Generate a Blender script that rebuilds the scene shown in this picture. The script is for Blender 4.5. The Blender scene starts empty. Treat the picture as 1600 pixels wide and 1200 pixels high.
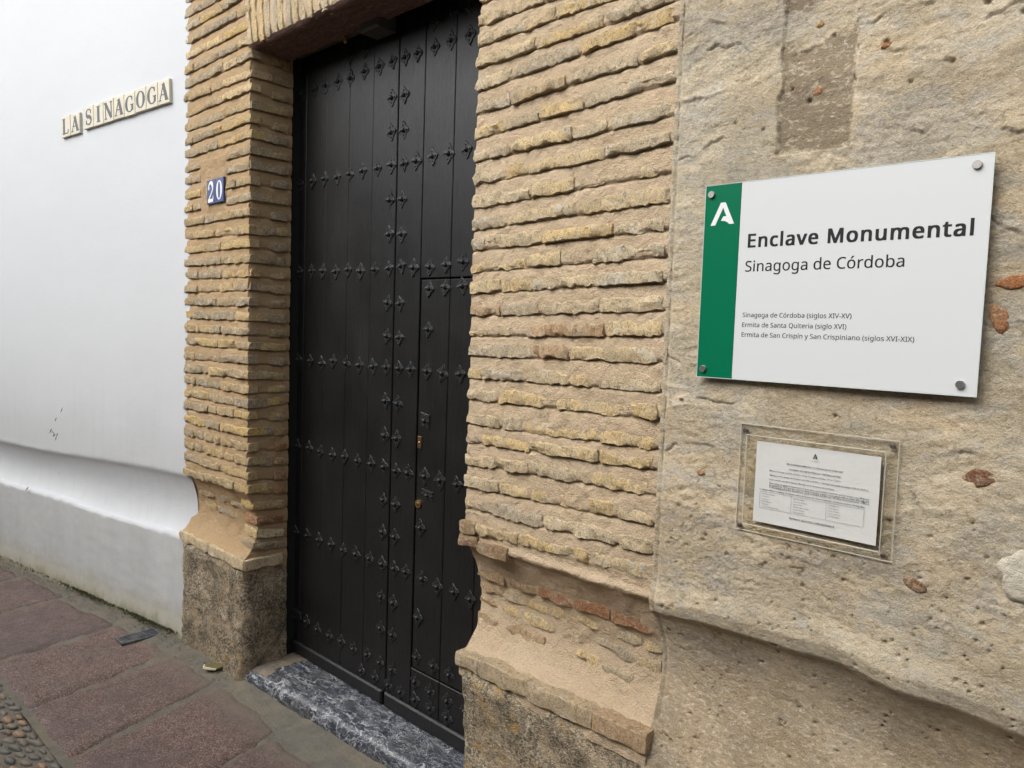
import bpy, math, random
import numpy as np
from mathutils import Matrix, Vector
R = math.radians
random.seed(7)
scene = bpy.context.scene
col = scene.collection

# ------------------------------------------------------------------ camera, sky, sun, exposure
cam_d = bpy.data.cameras.new('camera'); cam = bpy.data.objects.new('camera', cam_d); col.objects.link(cam)
cam_d.sensor_width = 36; cam_d.lens = 36 * 1176 / 1600; cam_d.clip_start = .02; cam_d.clip_end = 500
cam.matrix_world = Matrix(((.72504, -.07279, .68485, 0), (.68789, .02809, -.72527, -1.65), (.03356, .99695, .07044, 1.69), (0, 0, 0, 1)))
scene.camera = cam
SUN_EL, SUN_AZ = R(47), R(204)          # azimuth of the sun measured from +Y towards +X
world = bpy.data.worlds.new('World'); scene.world = world; world.use_nodes = True
wt = world.node_tree; wt.nodes.clear()
sky = wt.nodes.new('ShaderNodeTexSky'); sky.sky_type = 'NISHITA'; sky.sun_disc = False
sky.sun_elevation = SUN_EL; sky.sun_rotation = SUN_AZ; sky.air_density = 1.0; sky.dust_density = 4.0
hs = wt.nodes.new('ShaderNodeHueSaturation'); hs.inputs['Saturation'].default_value = .22
bg = wt.nodes.new('ShaderNodeBackground'); bg.inputs['Strength'].default_value = .15
wo = wt.nodes.new('ShaderNodeOutputWorld')
wt.links.new(sky.outputs[0], hs.inputs['Color']); wt.links.new(hs.outputs[0], bg.inputs[0]); wt.links.new(bg.outputs[0], wo.inputs[0])
sun_d = bpy.data.lights.new('sun', 'SUN'); sun_d.energy = .75; sun_d.angle = R(50); sun_d.color = (1, .98, .95)
sun = bpy.data.objects.new('sun', sun_d); col.objects.link(sun)
sv = Vector((math.sin(SUN_AZ) * math.cos(SUN_EL), math.cos(SUN_AZ) * math.cos(SUN_EL), math.sin(SUN_EL)))
sun.rotation_euler = sv.to_track_quat('Z', 'Y').to_euler()
vs = scene.view_settings; vs.view_transform = 'Standard'; vs.look = 'None'; vs.gamma = 1; vs.use_curve_mapping = False
vs.exposure = 1.04

# ------------------------------------------------------------------ letter outlines (triangulated) for flat lettering
# character: (advance, outline points x y ..., triangles ...)
GLYPHS = {
 ' ': (209, [], []),
 '(': (241, [32,220,35,285,45,348,60,409,83,468,113,522,150,573,217,573,167,493,132,407,111,315,103,221,107,159,116,98,132,38,154,-20,182,-75,216,-127,150,-127,113,-77,83,-24,60,34,45,94,35,156], [5,7,6,5,8,7,4,8,5,4,9,8,3,9,4,2,9,3,2,10,9,1,10,2,1,11,10,0,11,1,0,12,11,23,12,0,23,13,12,22,13,23,22,14,13,21,14,22,21,15,14,20,15,21,20,16,15,19,16,20,19,17,16,18,17,19]),
 ')': (241, [209,220,205,156,196,94,180,34,158,-24,128,-77,91,-127,25,-127,59,-75,87,-20,108,38,124,98,134,159,137,221,134,283,124,346,108,406,87,465,59,521,24,573,91,573,128,522,158,468,180,409,196,348,205,285], [18,20,19,18,21,20,18,22,21,17,22,18,17,23,22,16,23,17,16,24,23,15,24,16,15,25,24,14,25,15,14,0,25,13,0,14,12,0,13,12,1,0,11,1,12,11,2,1,10,2,11,10,3,2,9,3,10,9,4,3,8,4,9,8,5,4,7,5,8,7,6,5]),
 '-': (258, [32,184,32,246,226,246,226,184], [0,2,1,0,3,2]),
 'C': (507, [323,517,280,513,241,502,206,482,178,456,155,423,139,383,129,337,125,286,131,220,147,164,175,117,213,83,262,62,322,55,359,57,394,62,427,69,460,78,460,15,427,5,393,-2,356,-7,312,-8,232,1,166,28,115,72,78,131,56,203,49,287,53,349,67,406,89,456,120,499,159,534,206,559,261,575,324,581,367,578,409,572,448,561,482,547,453,486,425,497,394,508,360,515], [36,38,37,36,39,38,35,39,36,35,40,39,35,41,40,34,41,35,34,45,41,45,44,41,44,43,41,43,42,41,33,1,34,1,0,34,0,45,34,33,2,1,33,3,2,32,3,33,32,4,3,31,4,32,31,5,4,31,6,5,30,6,31,30,7,6,29,7,30,29,8,7,28,8,29,28,9,8,28,10,9,27,10,28,27,11,10,26,11,27,26,12,11,26,13,12,17,19,18,25,13,26,16,19,17,25,14,13,15,19,16,14,19,15,25,19,14,24,19,25,24,20,19,24,21,20,23,21,24,23,22,21]),
 'E': (446, [398,0,78,0,78,573,398,573,398,509,150,509,150,330,383,330,383,268,150,268,150,63,398,63], [1,5,2,5,3,2,5,4,3,1,6,5,1,9,6,9,7,6,9,8,7,1,10,9,1,11,10,1,0,11]),
 'I': (272, [239,0,32,0,32,42,99,57,99,515,32,531,32,573,239,573,239,531,172,515,172,57,239,42], [5,7,6,5,8,7,4,8,5,4,9,8,3,9,4,3,10,9,2,10,3,2,11,10,1,11,2,1,0,11]),
 'M': (728, [330,0,142,502,139,502,140,484,142,461,143,435,144,407,144,377,144,347,144,0,78,0,78,573,184,573,361,103,364,103,544,573,650,573,650,0,578,0,578,352,578,380,579,408,580,435,581,460,583,482,584,501,581,501,390,0], [10,2,11,2,12,11,2,1,12,1,13,12,14,26,15,26,16,15,26,25,16,25,17,16,10,3,2,0,13,1,14,27,26,24,17,25,10,4,3,23,17,24,10,5,4,22,17,23,10,6,5,21,17,22,20,17,21,10,7,6,19,17,20,10,8,7,18,17,19,10,9,8,0,14,13,0,27,14]),
 'Q': (626, [577,287,573,221,559,160,535,108,503,64,461,30,411,6,548,-136,444,-136,334,-7,329,-7,324,-8,318,-8,314,-8,251,-3,196,13,151,39,114,73,85,116,65,167,53,224,49,288,56,370,78,442,114,500,166,545,232,572,314,581,393,572,459,545,510,501,547,442,570,370,125,287,130,220,145,163,171,117,207,83,255,62,314,55,373,62,420,83,456,117,481,163,496,220,501,287,490,384,456,457,398,503,314,518,255,511,207,490,171,457,145,411,130,354], [26,28,27,26,29,28,25,29,26,25,30,29,24,49,25,49,30,25,24,50,49,48,30,49,24,51,50,47,30,48,47,31,30,23,51,24,23,52,51,23,53,52,46,31,47,46,32,31,22,53,23,22,54,53,45,32,46,21,54,22,45,0,32,21,33,54,20,33,21,20,34,33,44,0,45,44,1,0,19,34,20,44,2,1,19,35,34,43,2,44,18,35,19,18,36,35,42,2,43,42,3,2,41,3,42,18,37,36,17,37,18,41,4,3,17,38,37,40,4,41,16,38,17,40,5,4,16,39,38,39,5,40,16,5,39,15,5,16,15,6,5,14,6,15,14,9,6,9,7,6,13,10,14,10,9,14,8,7,9,13,11,10,13,12,11]),
 'S': (440, [403,153,396,106,378,66,348,35,307,11,257,-3,198,-8,167,-7,137,-5,109,-1,83,4,61,11,41,19,41,88,73,76,113,65,156,57,201,55,240,57,273,66,298,79,316,98,327,120,330,147,327,173,318,194,302,213,277,230,242,247,196,265,161,279,131,294,106,311,85,330,69,351,57,375,50,403,48,435,54,477,71,513,99,542,136,563,180,576,231,581,276,578,318,572,355,562,389,549,366,487,336,499,302,508,266,515,229,517,196,515,169,507,148,494,133,478,124,457,121,434,124,407,133,386,149,367,172,351,204,335,246,318,293,299,332,279,362,255,385,228,398,194], [42,44,43,42,45,44,41,45,42,41,46,45,40,46,41,40,47,46,40,51,47,51,50,47,50,49,47,49,48,47,39,52,40,52,51,40,39,53,52,39,54,53,38,54,39,38,55,54,38,56,55,38,57,56,37,57,38,37,58,57,36,58,37,36,59,58,36,60,59,35,60,36,35,61,60,34,61,35,34,62,61,34,63,62,33,63,34,33,64,63,32,64,33,32,65,64,31,65,32,31,66,65,30,66,31,29,66,30,29,67,66,28,67,29,28,68,67,27,68,28,26,68,27,26,69,68,25,69,26,25,0,69,24,0,25,23,0,24,23,1,0,22,1,23,21,1,22,21,2,1,20,2,21,12,14,13,19,2,20,12,15,14,19,3,2,18,3,19,12,16,15,17,3,18,12,17,16,12,3,17,12,4,3,11,4,12,11,5,4,10,5,11,9,5,10,8,5,9,8,6,5,7,6,8]),
 'V': (481, [481,573,277,0,204,0,0,573,75,573,204,205,213,182,220,160,226,139,231,119,236,100,241,80,245,100,250,119,255,140,262,161,269,183,277,207,405,573], [2,4,3,2,5,4,17,0,18,17,1,0,16,1,17,2,6,5,15,1,16,2,7,6,14,1,15,2,8,7,13,1,14,2,9,8,12,1,13,2,10,9,11,1,12,2,11,10,2,1,11]),
 'X': (470, [467,0,385,0,233,249,79,0,3,0,193,298,15,573,95,573,236,348,377,573,453,573,276,300], [5,7,6,5,8,7,8,10,9,8,11,10,5,11,8,5,0,11,4,2,5,2,0,5,4,3,2,1,0,2]),
 'a': (450, [231,437,299,428,347,403,376,358,385,293,385,0,334,0,320,61,317,61,298,40,279,22,258,9,234,-1,206,-6,172,-8,136,-5,103,6,75,23,55,48,41,80,37,119,50,176,87,219,152,245,243,257,316,259,316,285,310,330,293,359,265,375,227,380,194,378,163,370,133,359,106,347,84,400,115,414,151,426,190,434,252,208,184,200,141,182,118,155,110,119,115,87,132,66,157,53,188,49,238,56,279,79,306,117,315,172,315,210], [38,1,0,37,1,38,37,2,1,36,2,37,35,2,36,35,29,2,29,3,2,34,33,35,33,32,35,32,31,35,31,30,35,30,29,35,28,3,29,27,3,28,27,4,3,26,4,27,26,5,4,25,5,26,24,52,25,52,5,25,23,52,24,22,52,23,21,40,22,40,39,22,39,52,22,51,5,52,21,41,40,21,42,41,20,42,21,50,5,51,20,43,42,19,43,20,19,44,43,49,7,50,7,5,50,19,45,44,18,45,19,48,8,49,8,7,49,18,46,45,48,9,8,6,5,7,47,9,48,18,47,46,18,9,47,17,9,18,17,10,9,16,10,17,16,11,10,16,12,11,15,12,16,15,13,12,14,13,15]),
 'b': (493, [139,461,138,435,138,410,136,389,135,373,139,373,161,398,189,419,226,432,272,437,344,423,401,381,437,312,449,215,444,147,427,91,400,48,365,17,322,-2,272,-8,226,-3,189,10,161,31,139,55,133,55,119,0,68,0,68,609,139,609,260,379,219,374,188,361,165,339,150,308,142,268,139,217,139,214,145,144,165,93,202,61,261,51,312,61,348,93,369,145,376,216,369,287,348,338,311,368], [26,28,27,26,0,28,26,1,0,8,10,9,26,2,1,7,10,8,7,11,10,6,11,7,26,3,2,5,29,6,29,11,6,26,4,3,29,47,11,47,12,11,5,30,29,5,31,30,26,5,4,26,33,5,33,32,5,32,31,5,46,12,47,45,12,46,45,13,12,26,34,33,44,13,45,26,35,34,26,36,35,43,13,44,43,14,13,26,37,36,43,15,14,42,15,43,26,38,37,41,15,42,26,24,38,24,39,38,41,16,15,40,16,41,24,23,39,23,40,39,26,25,24,22,40,23,22,16,40,22,17,16,21,17,22,21,18,17,20,18,21,20,19,18]),
 'c': (385, [241,-8,187,-2,139,15,99,45,69,87,50,143,44,213,51,284,71,342,102,385,142,415,191,432,245,438,278,436,309,431,336,424,358,415,337,356,316,363,292,370,267,374,244,376,204,371,172,358,148,335,131,303,120,263,117,213,120,166,131,126,148,94,172,71,202,58,240,53,273,55,302,60,328,68,351,78,351,15,328,5,304,-2,275,-7], [11,13,12,11,14,13,10,14,11,10,15,14,10,16,15,9,16,10,9,21,16,21,20,16,20,19,16,19,18,16,18,17,16,8,22,9,22,21,9,8,23,22,8,24,23,7,24,8,7,25,24,7,26,25,6,26,7,6,27,26,6,28,27,5,28,6,5,29,28,4,29,5,4,30,29,4,31,30,3,31,4,36,38,37,3,32,31,35,38,36,34,38,35,3,33,32,33,38,34,3,38,33,2,38,3,1,38,2,1,39,38,1,40,39,1,41,40,0,41,1]),
 'd': (493, [221,-8,148,6,92,48,56,117,44,214,56,311,93,381,149,424,221,438,253,436,280,429,303,420,323,407,340,391,354,374,359,374,358,387,356,405,355,424,354,438,354,609,425,609,425,0,368,0,358,58,354,58,340,40,323,24,303,11,279,1,252,-6,232,51,290,60,328,88,348,135,355,200,355,213,349,284,329,336,291,369,231,379,181,368,146,334,124,281,117,213,124,144,146,93,181,61], [19,21,20,19,22,21,7,9,8,18,22,19,7,10,9,7,11,10,6,11,7,17,22,18,6,12,11,6,13,12,16,22,17,6,40,13,40,14,13,15,22,16,5,41,6,41,40,6,39,14,40,39,15,14,39,38,15,38,37,15,37,22,15,5,42,41,5,43,42,4,43,5,36,22,37,4,44,43,3,44,4,35,22,36,3,45,44,34,22,35,3,46,45,33,22,34,2,46,3,2,47,46,32,24,33,24,22,33,2,31,47,31,25,32,25,24,32,31,26,25,23,22,24,2,26,31,1,26,2,1,27,26,1,28,27,1,29,28,0,29,1,0,30,29]),
 'e': (452, [234,438,286,432,329,414,364,385,390,346,406,299,411,244,411,201,117,201,127,137,154,90,197,62,254,52,293,54,327,60,359,69,392,82,392,20,359,8,327,-1,292,-6,251,-8,194,-2,143,17,101,48,70,91,51,146,44,212,50,277,68,333,96,378,134,411,181,431,233,380,188,372,154,348,130,309,119,257,338,257,335,292,326,322,312,346,292,364,266,376], [32,1,0,32,2,1,31,2,32,31,3,2,30,3,31,30,33,3,33,43,3,43,4,3,30,34,33,29,34,30,42,4,43,29,35,34,41,4,42,29,36,35,41,5,4,40,5,41,28,36,29,39,5,40,28,37,36,39,6,5,38,6,39,27,37,28,27,38,37,27,6,38,27,7,6,26,8,27,8,7,27,26,9,8,25,9,26,25,10,9,24,10,25,24,11,10,15,17,16,14,17,15,24,12,11,13,17,14,12,17,13,24,17,12,23,17,24,23,18,17,22,18,23,22,19,18,22,20,19,21,20,22]),
 'g': (493, [221,438,261,434,297,422,329,402,355,373,359,373,369,430,425,430,425,-7,420,-63,404,-109,378,-146,341,-172,293,-187,233,-192,188,-191,147,-186,110,-177,78,-165,78,-100,111,-114,149,-125,191,-132,237,-134,286,-126,324,-101,347,-63,355,-13,355,4,355,16,356,32,357,47,358,57,354,57,329,28,299,8,263,-4,221,-8,147,7,91,51,56,121,44,214,56,306,91,377,147,423,230,379,197,374,169,359,147,336,130,303,120,262,117,213,124,143,146,92,182,60,232,50,262,52,288,58,309,69,326,85,340,105,349,131,354,161,356,197,356,214,353,267,343,309,326,340,302,362,270,374], [44,1,0,44,2,1,5,7,6,5,8,7,43,2,44,43,3,2,43,45,3,45,4,3,43,46,45,69,4,45,42,46,43,68,4,69,42,47,46,68,5,4,68,67,5,67,66,5,66,8,5,42,48,47,42,49,48,65,8,66,41,49,42,41,50,49,64,8,65,41,51,50,40,51,41,63,8,64,40,52,51,62,8,63,61,8,62,40,53,52,60,8,61,39,53,40,59,32,60,32,8,60,39,54,53,58,32,59,57,32,58,39,55,54,56,33,57,33,32,57,56,34,33,31,8,32,55,34,56,38,55,39,38,34,55,30,8,31,29,8,30,38,35,34,28,8,29,38,36,35,37,36,38,27,8,28,27,9,8,26,9,27,25,9,26,25,10,9,18,20,19,24,10,25,24,11,10,18,21,20,18,22,21,23,11,24,18,23,22,18,11,23,18,12,11,17,12,18,17,13,12,16,13,17,15,13,16,15,14,13]),
 'i': (207, [104,591,119,588,133,580,142,566,145,546,142,526,133,512,119,504,104,501,88,504,75,512,66,526,63,546,66,566,75,580,88,588,139,430,139,0,68,0,68,430], [18,16,19,18,17,16,15,1,0,14,1,15,14,2,1,13,2,14,13,3,2,12,3,13,12,4,3,11,4,12,11,5,4,10,5,11,10,6,5,9,6,10,9,7,6,8,7,9]),
 'l': (207, [139,0,68,0,68,609,139,609], [1,3,2,1,0,3]),
 'm': (750, [540,438,603,429,649,401,676,352,685,280,685,0,615,0,615,277,610,321,594,353,567,372,528,379,474,369,438,342,418,298,411,237,411,0,342,0,342,277,339,308,332,333,320,353,303,367,281,376,253,379,215,374,185,360,164,338,150,308,141,269,139,223,139,0,68,0,68,430,125,430,136,371,140,371,155,392,173,409,194,422,217,431,241,436,266,438,312,433,349,420,378,398,398,366,402,366,427,398,461,420,499,433], [41,43,42,50,1,0,40,43,41,40,44,43,49,1,50,39,44,40,32,34,33,32,35,34,49,2,1,38,44,39,38,45,44,48,2,49,37,45,38,48,10,2,10,3,2,37,46,45,47,11,48,11,10,48,36,24,37,24,46,37,36,25,24,23,46,24,47,12,11,22,46,23,36,26,25,9,3,10,32,36,35,32,28,36,28,27,36,27,26,36,47,13,12,21,46,22,21,47,46,21,13,47,20,13,21,8,3,9,8,4,3,20,14,13,19,14,20,7,4,8,32,29,28,18,14,19,18,15,14,7,5,4,17,15,18,6,5,7,32,30,29,17,16,15,32,31,30]),
 'n': (496, [275,438,343,429,391,401,421,352,431,280,431,0,361,0,361,275,355,321,338,353,308,372,265,379,204,368,166,338,146,289,139,223,139,0,68,0,68,430,125,430,136,371,140,371,156,392,175,409,198,422,222,431,248,436], [26,1,0,25,1,26,24,1,25,17,19,18,17,20,19,24,2,1,23,2,24,22,2,23,22,11,2,11,10,2,10,3,2,21,11,22,21,12,11,9,3,10,17,21,20,17,14,21,14,13,21,13,12,21,8,3,9,8,4,3,7,4,8,17,15,14,7,5,4,6,5,7,17,16,15]),
 'o': (485, [442,216,438,165,428,121,411,82,388,51,359,25,324,7,285,-4,241,-8,200,-4,163,7,129,25,100,51,77,82,59,121,48,165,44,216,50,282,68,336,97,380,137,412,186,431,244,438,299,431,347,412,387,380,417,336,436,282,117,216,120,169,130,128,147,95,172,71,203,56,243,51,282,56,314,71,339,95,356,128,366,169,369,216,365,263,355,303,338,335,314,359,282,374,242,379,185,368,147,335,124,284], [21,23,22,20,23,21,20,24,23,19,24,20,19,25,24,18,47,19,47,46,19,46,25,19,46,45,25,45,26,25,44,26,45,18,48,47,43,26,44,17,48,18,43,27,26,17,49,48,42,27,43,41,27,42,17,28,49,16,28,17,41,0,27,40,0,41,15,28,16,15,29,28,39,0,40,39,1,0,15,30,29,38,1,39,14,30,15,38,2,1,14,31,30,37,2,38,13,31,14,37,3,2,13,32,31,36,3,37,12,32,13,36,4,3,12,33,32,35,4,36,12,34,33,34,4,35,11,34,12,11,4,34,11,5,4,10,5,11,10,6,5,9,6,10,9,7,6,8,7,9]),
 'p': (493, [273,438,344,424,401,383,437,313,449,216,444,148,427,93,401,49,365,17,322,-2,272,-8,241,-6,213,1,190,11,170,24,153,38,139,55,134,55,136,39,137,20,138,1,139,-16,139,-192,68,-192,68,430,126,430,136,371,139,371,153,389,170,405,189,419,213,429,240,436,260,379,221,374,190,362,167,342,152,313,142,275,139,229,139,216,142,167,150,126,165,93,188,70,220,55,261,51,297,56,326,72,348,98,364,131,373,171,376,217,369,283,348,334,311,367], [32,1,0,31,1,32,23,25,24,23,26,25,30,1,31,30,2,1,29,2,30,28,2,29,27,33,28,33,2,28,33,55,2,55,3,2,27,34,33,27,35,34,23,27,26,23,38,27,38,37,27,37,36,27,36,35,27,54,3,55,53,3,54,53,4,3,52,4,53,23,39,38,23,40,39,51,4,52,23,41,40,51,5,4,50,5,51,23,42,41,50,6,5,49,6,50,23,17,42,17,43,42,48,6,49,17,44,43,48,7,6,47,7,48,17,45,44,46,7,47,17,16,45,16,46,45,23,18,17,15,46,16,15,7,46,15,8,7,23,19,18,14,8,15,13,8,14,23,20,19,13,9,8,12,9,13,11,9,12,23,21,20,11,10,9,23,22,21]),
 'r': (331, [269,438,281,438,295,437,308,435,319,433,310,368,299,370,287,372,275,373,264,374,240,371,217,363,195,351,176,334,161,313,149,289,141,261,139,229,139,0,68,0,68,430,126,430,134,351,137,351,152,374,170,395,191,413,214,426,240,435], [28,1,0,28,2,1,28,3,2,28,4,3,27,4,28,27,5,4,19,21,20,19,22,21,26,5,27,25,6,26,6,5,26,24,9,25,9,8,25,8,7,25,7,6,25,23,10,24,10,9,24,23,11,10,23,12,11,19,23,22,19,15,23,15,14,23,14,13,23,13,12,23,19,16,15,19,17,16,19,18,17]),
 's': (384, [348,119,343,80,327,49,302,24,268,6,226,-4,176,-8,135,-6,99,-1,68,8,42,19,42,83,70,71,104,60,141,52,178,49,224,53,256,66,274,86,280,112,278,128,271,141,259,154,239,167,212,180,174,196,135,212,103,228,76,245,57,266,45,292,41,324,52,372,85,408,137,430,202,438,240,436,275,430,308,421,339,409,315,353,287,363,258,372,228,378,197,380,159,377,131,366,114,350,108,328,111,312,119,298,133,286,154,274,182,261,219,246,257,231,289,215,314,197,333,176,344,150], [34,36,35,34,37,36,33,37,34,33,38,37,33,39,38,33,42,39,42,41,39,41,40,39,32,44,33,44,43,33,43,42,33,32,45,44,32,46,45,31,46,32,31,47,46,31,48,47,31,49,48,30,49,31,30,50,49,30,51,50,29,51,30,29,52,51,29,53,52,28,53,29,28,54,53,28,55,54,27,55,28,27,56,55,26,56,27,26,57,56,25,57,26,25,58,57,24,58,25,23,58,24,23,59,58,22,59,23,21,59,22,21,0,59,20,0,21,19,0,20,19,1,0,18,1,19,17,1,18,10,12,11,17,2,1,10,13,12,16,2,17,10,14,13,15,2,16,10,15,14,10,2,15,10,3,2,10,4,3,9,4,10,8,4,9,8,5,4,7,5,8,7,6,5]),
 't': (290, [212,50,228,50,245,53,260,55,272,59,272,5,258,0,240,-4,219,-7,200,-8,167,-5,138,4,112,20,91,44,78,79,74,125,74,375,13,375,13,409,75,437,103,528,144,528,144,430,269,430,269,375,144,375,144,127,149,93,163,69,185,54], [19,21,20,19,22,21,18,22,19,18,23,22,18,24,23,17,24,18,16,24,17,15,25,16,25,24,16,15,26,25,15,27,26,14,27,15,14,28,27,13,28,14,13,29,28,3,5,4,2,5,3,13,0,29,1,5,2,0,5,1,13,5,0,12,5,13,11,5,12,11,6,5,10,6,11,10,7,6,10,8,7,9,8,10]),
 'u': (496, [427,430,427,0,370,0,359,57,356,57,340,36,321,20,298,8,273,-1,247,-6,220,-8,173,-4,134,8,103,29,81,59,68,99,63,148,63,430,135,430,135,153,141,108,158,76,188,57,230,51,273,55,306,69,330,91,345,121,354,160,357,206,357,430], [16,18,17,16,19,18,29,0,30,29,1,0,28,1,29,27,1,28,16,20,19,15,20,16,26,1,27,15,21,20,14,21,15,25,3,26,3,1,26,14,22,21,24,4,25,4,3,25,13,22,14,13,23,22,24,5,4,2,1,3,23,5,24,13,5,23,13,6,5,12,6,13,12,7,6,11,7,12,11,8,7,11,9,8,10,9,11]),
 'v': (408, [163,0,0,430,75,430,167,176,173,158,180,137,187,116,193,96,198,78,201,63,204,63,208,78,214,96,220,117,227,138,234,158,241,176,332,430,407,430,244,0], [0,2,1,0,3,2,16,18,17,16,19,18,0,4,3,15,19,16,14,19,15,0,5,4,13,19,14,0,6,5,12,19,13,0,7,6,11,19,12,0,8,7,10,19,11,0,9,8,0,10,9,0,19,10]),
 'y': (409, [1,430,76,430,169,185,177,164,184,144,191,124,196,105,201,86,205,68,209,68,215,91,224,121,234,153,245,186,333,430,409,430,224,-59,207,-97,188,-130,165,-156,138,-176,106,-188,67,-192,49,-192,34,-190,20,-188,9,-186,9,-130,19,-132,30,-133,43,-134,56,-135,79,-132,99,-126,116,-114,130,-99,142,-80,152,-59,174,-2], [38,1,0,38,2,1,13,15,14,13,16,15,12,16,13,38,3,2,38,4,3,11,16,12,38,5,4,38,6,5,10,16,11,38,7,6,9,16,10,38,8,7,38,9,8,38,16,9,37,16,38,36,16,37,36,17,16,35,17,36,35,18,17,34,18,35,33,18,34,32,18,33,32,19,18,26,28,27,26,29,28,31,19,32,26,30,29,26,31,30,26,19,31,26,20,19,26,21,20,25,21,26,24,21,25,24,22,21,23,22,24]),
 'í': (207, [222,606,213,594,201,579,187,563,171,546,155,529,138,513,122,498,107,486,61,486,61,496,73,512,87,532,101,553,115,575,127,596,137,614,222,614,139,0,68,0,68,430,139,430], [19,21,20,19,18,21,15,17,16,15,0,17,15,1,0,14,1,15,14,2,1,14,3,2,13,3,14,13,4,3,12,4,13,12,5,4,11,5,12,11,6,5,11,7,6,10,7,11,10,8,7,9,8,10]),
 'ó': (485, [362,606,353,594,341,579,326,563,311,546,294,529,278,513,262,498,247,486,200,486,200,496,213,512,227,532,240,553,254,575,267,596,277,614,362,614,442,216,438,165,428,121,411,82,388,51,359,25,324,7,285,-4,241,-8,200,-4,163,7,129,25,100,51,77,82,59,121,48,165,44,216,50,282,68,336,97,380,137,412,186,431,244,438,299,431,347,412,387,380,417,336,436,282,117,216,120,169,130,128,147,95,172,71,203,56,243,51,282,56,314,71,339,95,356,128,366,169,369,216,365,263,355,303,338,335,314,359,282,374,242,379,185,368,147,335,124,284], [39,41,40,38,41,39,38,42,41,37,42,38,37,43,42,36,65,37,65,64,37,64,43,37,64,63,43,63,44,43,62,44,63,36,66,65,61,44,62,35,66,36,61,45,44,35,67,66,60,45,61,59,45,60,35,46,67,34,46,35,59,18,45,58,18,59,33,46,34,33,47,46,57,18,58,57,19,18,33,48,47,56,19,57,32,48,33,56,20,19,32,49,48,55,20,56,31,49,32,55,21,20,31,50,49,54,21,55,30,50,31,54,22,21,30,51,50,53,22,54,30,52,51,52,22,53,29,52,30,29,22,52,29,23,22,28,23,29,28,24,23,27,24,28,27,25,24,26,25,27,15,17,16,15,0,17,15,1,0,14,1,15,14,2,1,14,3,2,13,3,14,13,4,3,12,4,13,12,5,4,11,5,12,11,6,5,11,7,6,10,7,11,10,8,7,9,8,10]),
}

# ------------------------------------------------------------------ noise
def _h(ix, iy, iz):
    n = (ix.astype(np.int64) * 73856093) ^ (iy.astype(np.int64) * 19349663) ^ (iz.astype(np.int64) * 83492791)
    n = (n ^ (n >> 13)) * 1274126177 & 0x7fffffff
    n = (n ^ (n >> 15)) * 668265263 & 0x7fffffff
    return ((n ^ (n >> 12)) & 0xffffff) / float(0xffffff)
def vn(x, y, z):
    x, y, z = np.broadcast_arrays(np.asarray(x, float), np.asarray(y, float), np.asarray(z, float))
    fx, fy, fz = np.floor(x), np.floor(y), np.floor(z)
    a, b, c = x - fx, y - fy, z - fz
    a, b, c = a*a*(3-2*a), b*b*(3-2*b), c*c*(3-2*c)
    r = 0
    for i in (0, 1):
        for j in (0, 1):
            for k in (0, 1):
                r = r + _h(fx+i, fy+j, fz+k) * (a if i else 1-a) * (b if j else 1-b) * (c if k else 1-c)
    return r * 2 - 1
def fbm(x, y, z, s=1., o=4, g=.5):
    r, A = 0, 1.
    for i in range(o):
        r = r + A * vn(x*s+i*17.3, y*s+i*5.1, z*s-i*9.7); s *= 2.03; A *= g
    return r

# ------------------------------------------------------------------ object helpers
def tag(o, label=None, cat=None, group=None, kind=None):
    if label: o['label'] = label
    if cat: o['category'] = cat
    if group: o['group'] = group
    if kind: o['kind'] = kind
    return o
def empty(name, loc, label, cat, group=None, kind=None, rz=0):
    o = bpy.data.objects.new(name, None); col.objects.link(o); o.location = loc; o.rotation_euler = (0, 0, rz); o.empty_display_size = .1
    return tag(o, label, cat, group, kind)
def link(name, me, mats, parent=None, loc=(0, 0, 0), rot=(0, 0, 0)):
    if not isinstance(mats, (list, tuple)): mats = [mats]
    if not me.materials:
        for m in mats: me.materials.append(m)
    o = bpy.data.objects.new(name, me); col.objects.link(o); o.location = loc; o.rotation_euler = rot
    if parent: o.parent = parent
    return o
def mesh_of(name, V, F, smooth=True):
    me = bpy.data.meshes.new(name); me.from_pydata([tuple(v) for v in V], [], F); me.update()
    if smooth: me.shade_smooth()
    return me
def grid_mesh(name, P, flip=False):
    """P: (n, m, 3) array of points"""
    n, m = P.shape[:2]
    idx = np.arange(n*m).reshape(n, m)
    q = np.stack([idx[:-1, :-1], idx[1:, :-1], idx[1:, 1:], idx[:-1, 1:]], -1).reshape(-1, 4)
    if flip: q = q[:, ::-1]
    me = bpy.data.meshes.new(name)
    me.vertices.add(n*m); me.vertices.foreach_set('co', P.reshape(-1).astype(np.float32))
    me.loops.add(q.size); me.loops.foreach_set('vertex_index', q.reshape(-1).astype(np.int32))
    me.polygons.add(len(q)); me.polygons.foreach_set('loop_start', np.arange(0, q.size, 4, dtype=np.int32))
    me.polygons.foreach_set('loop_total', np.full(len(q), 4, dtype=np.int32))
    me.update(calc_edges=True); me.validate(); me.shade_smooth()
    return me
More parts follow.
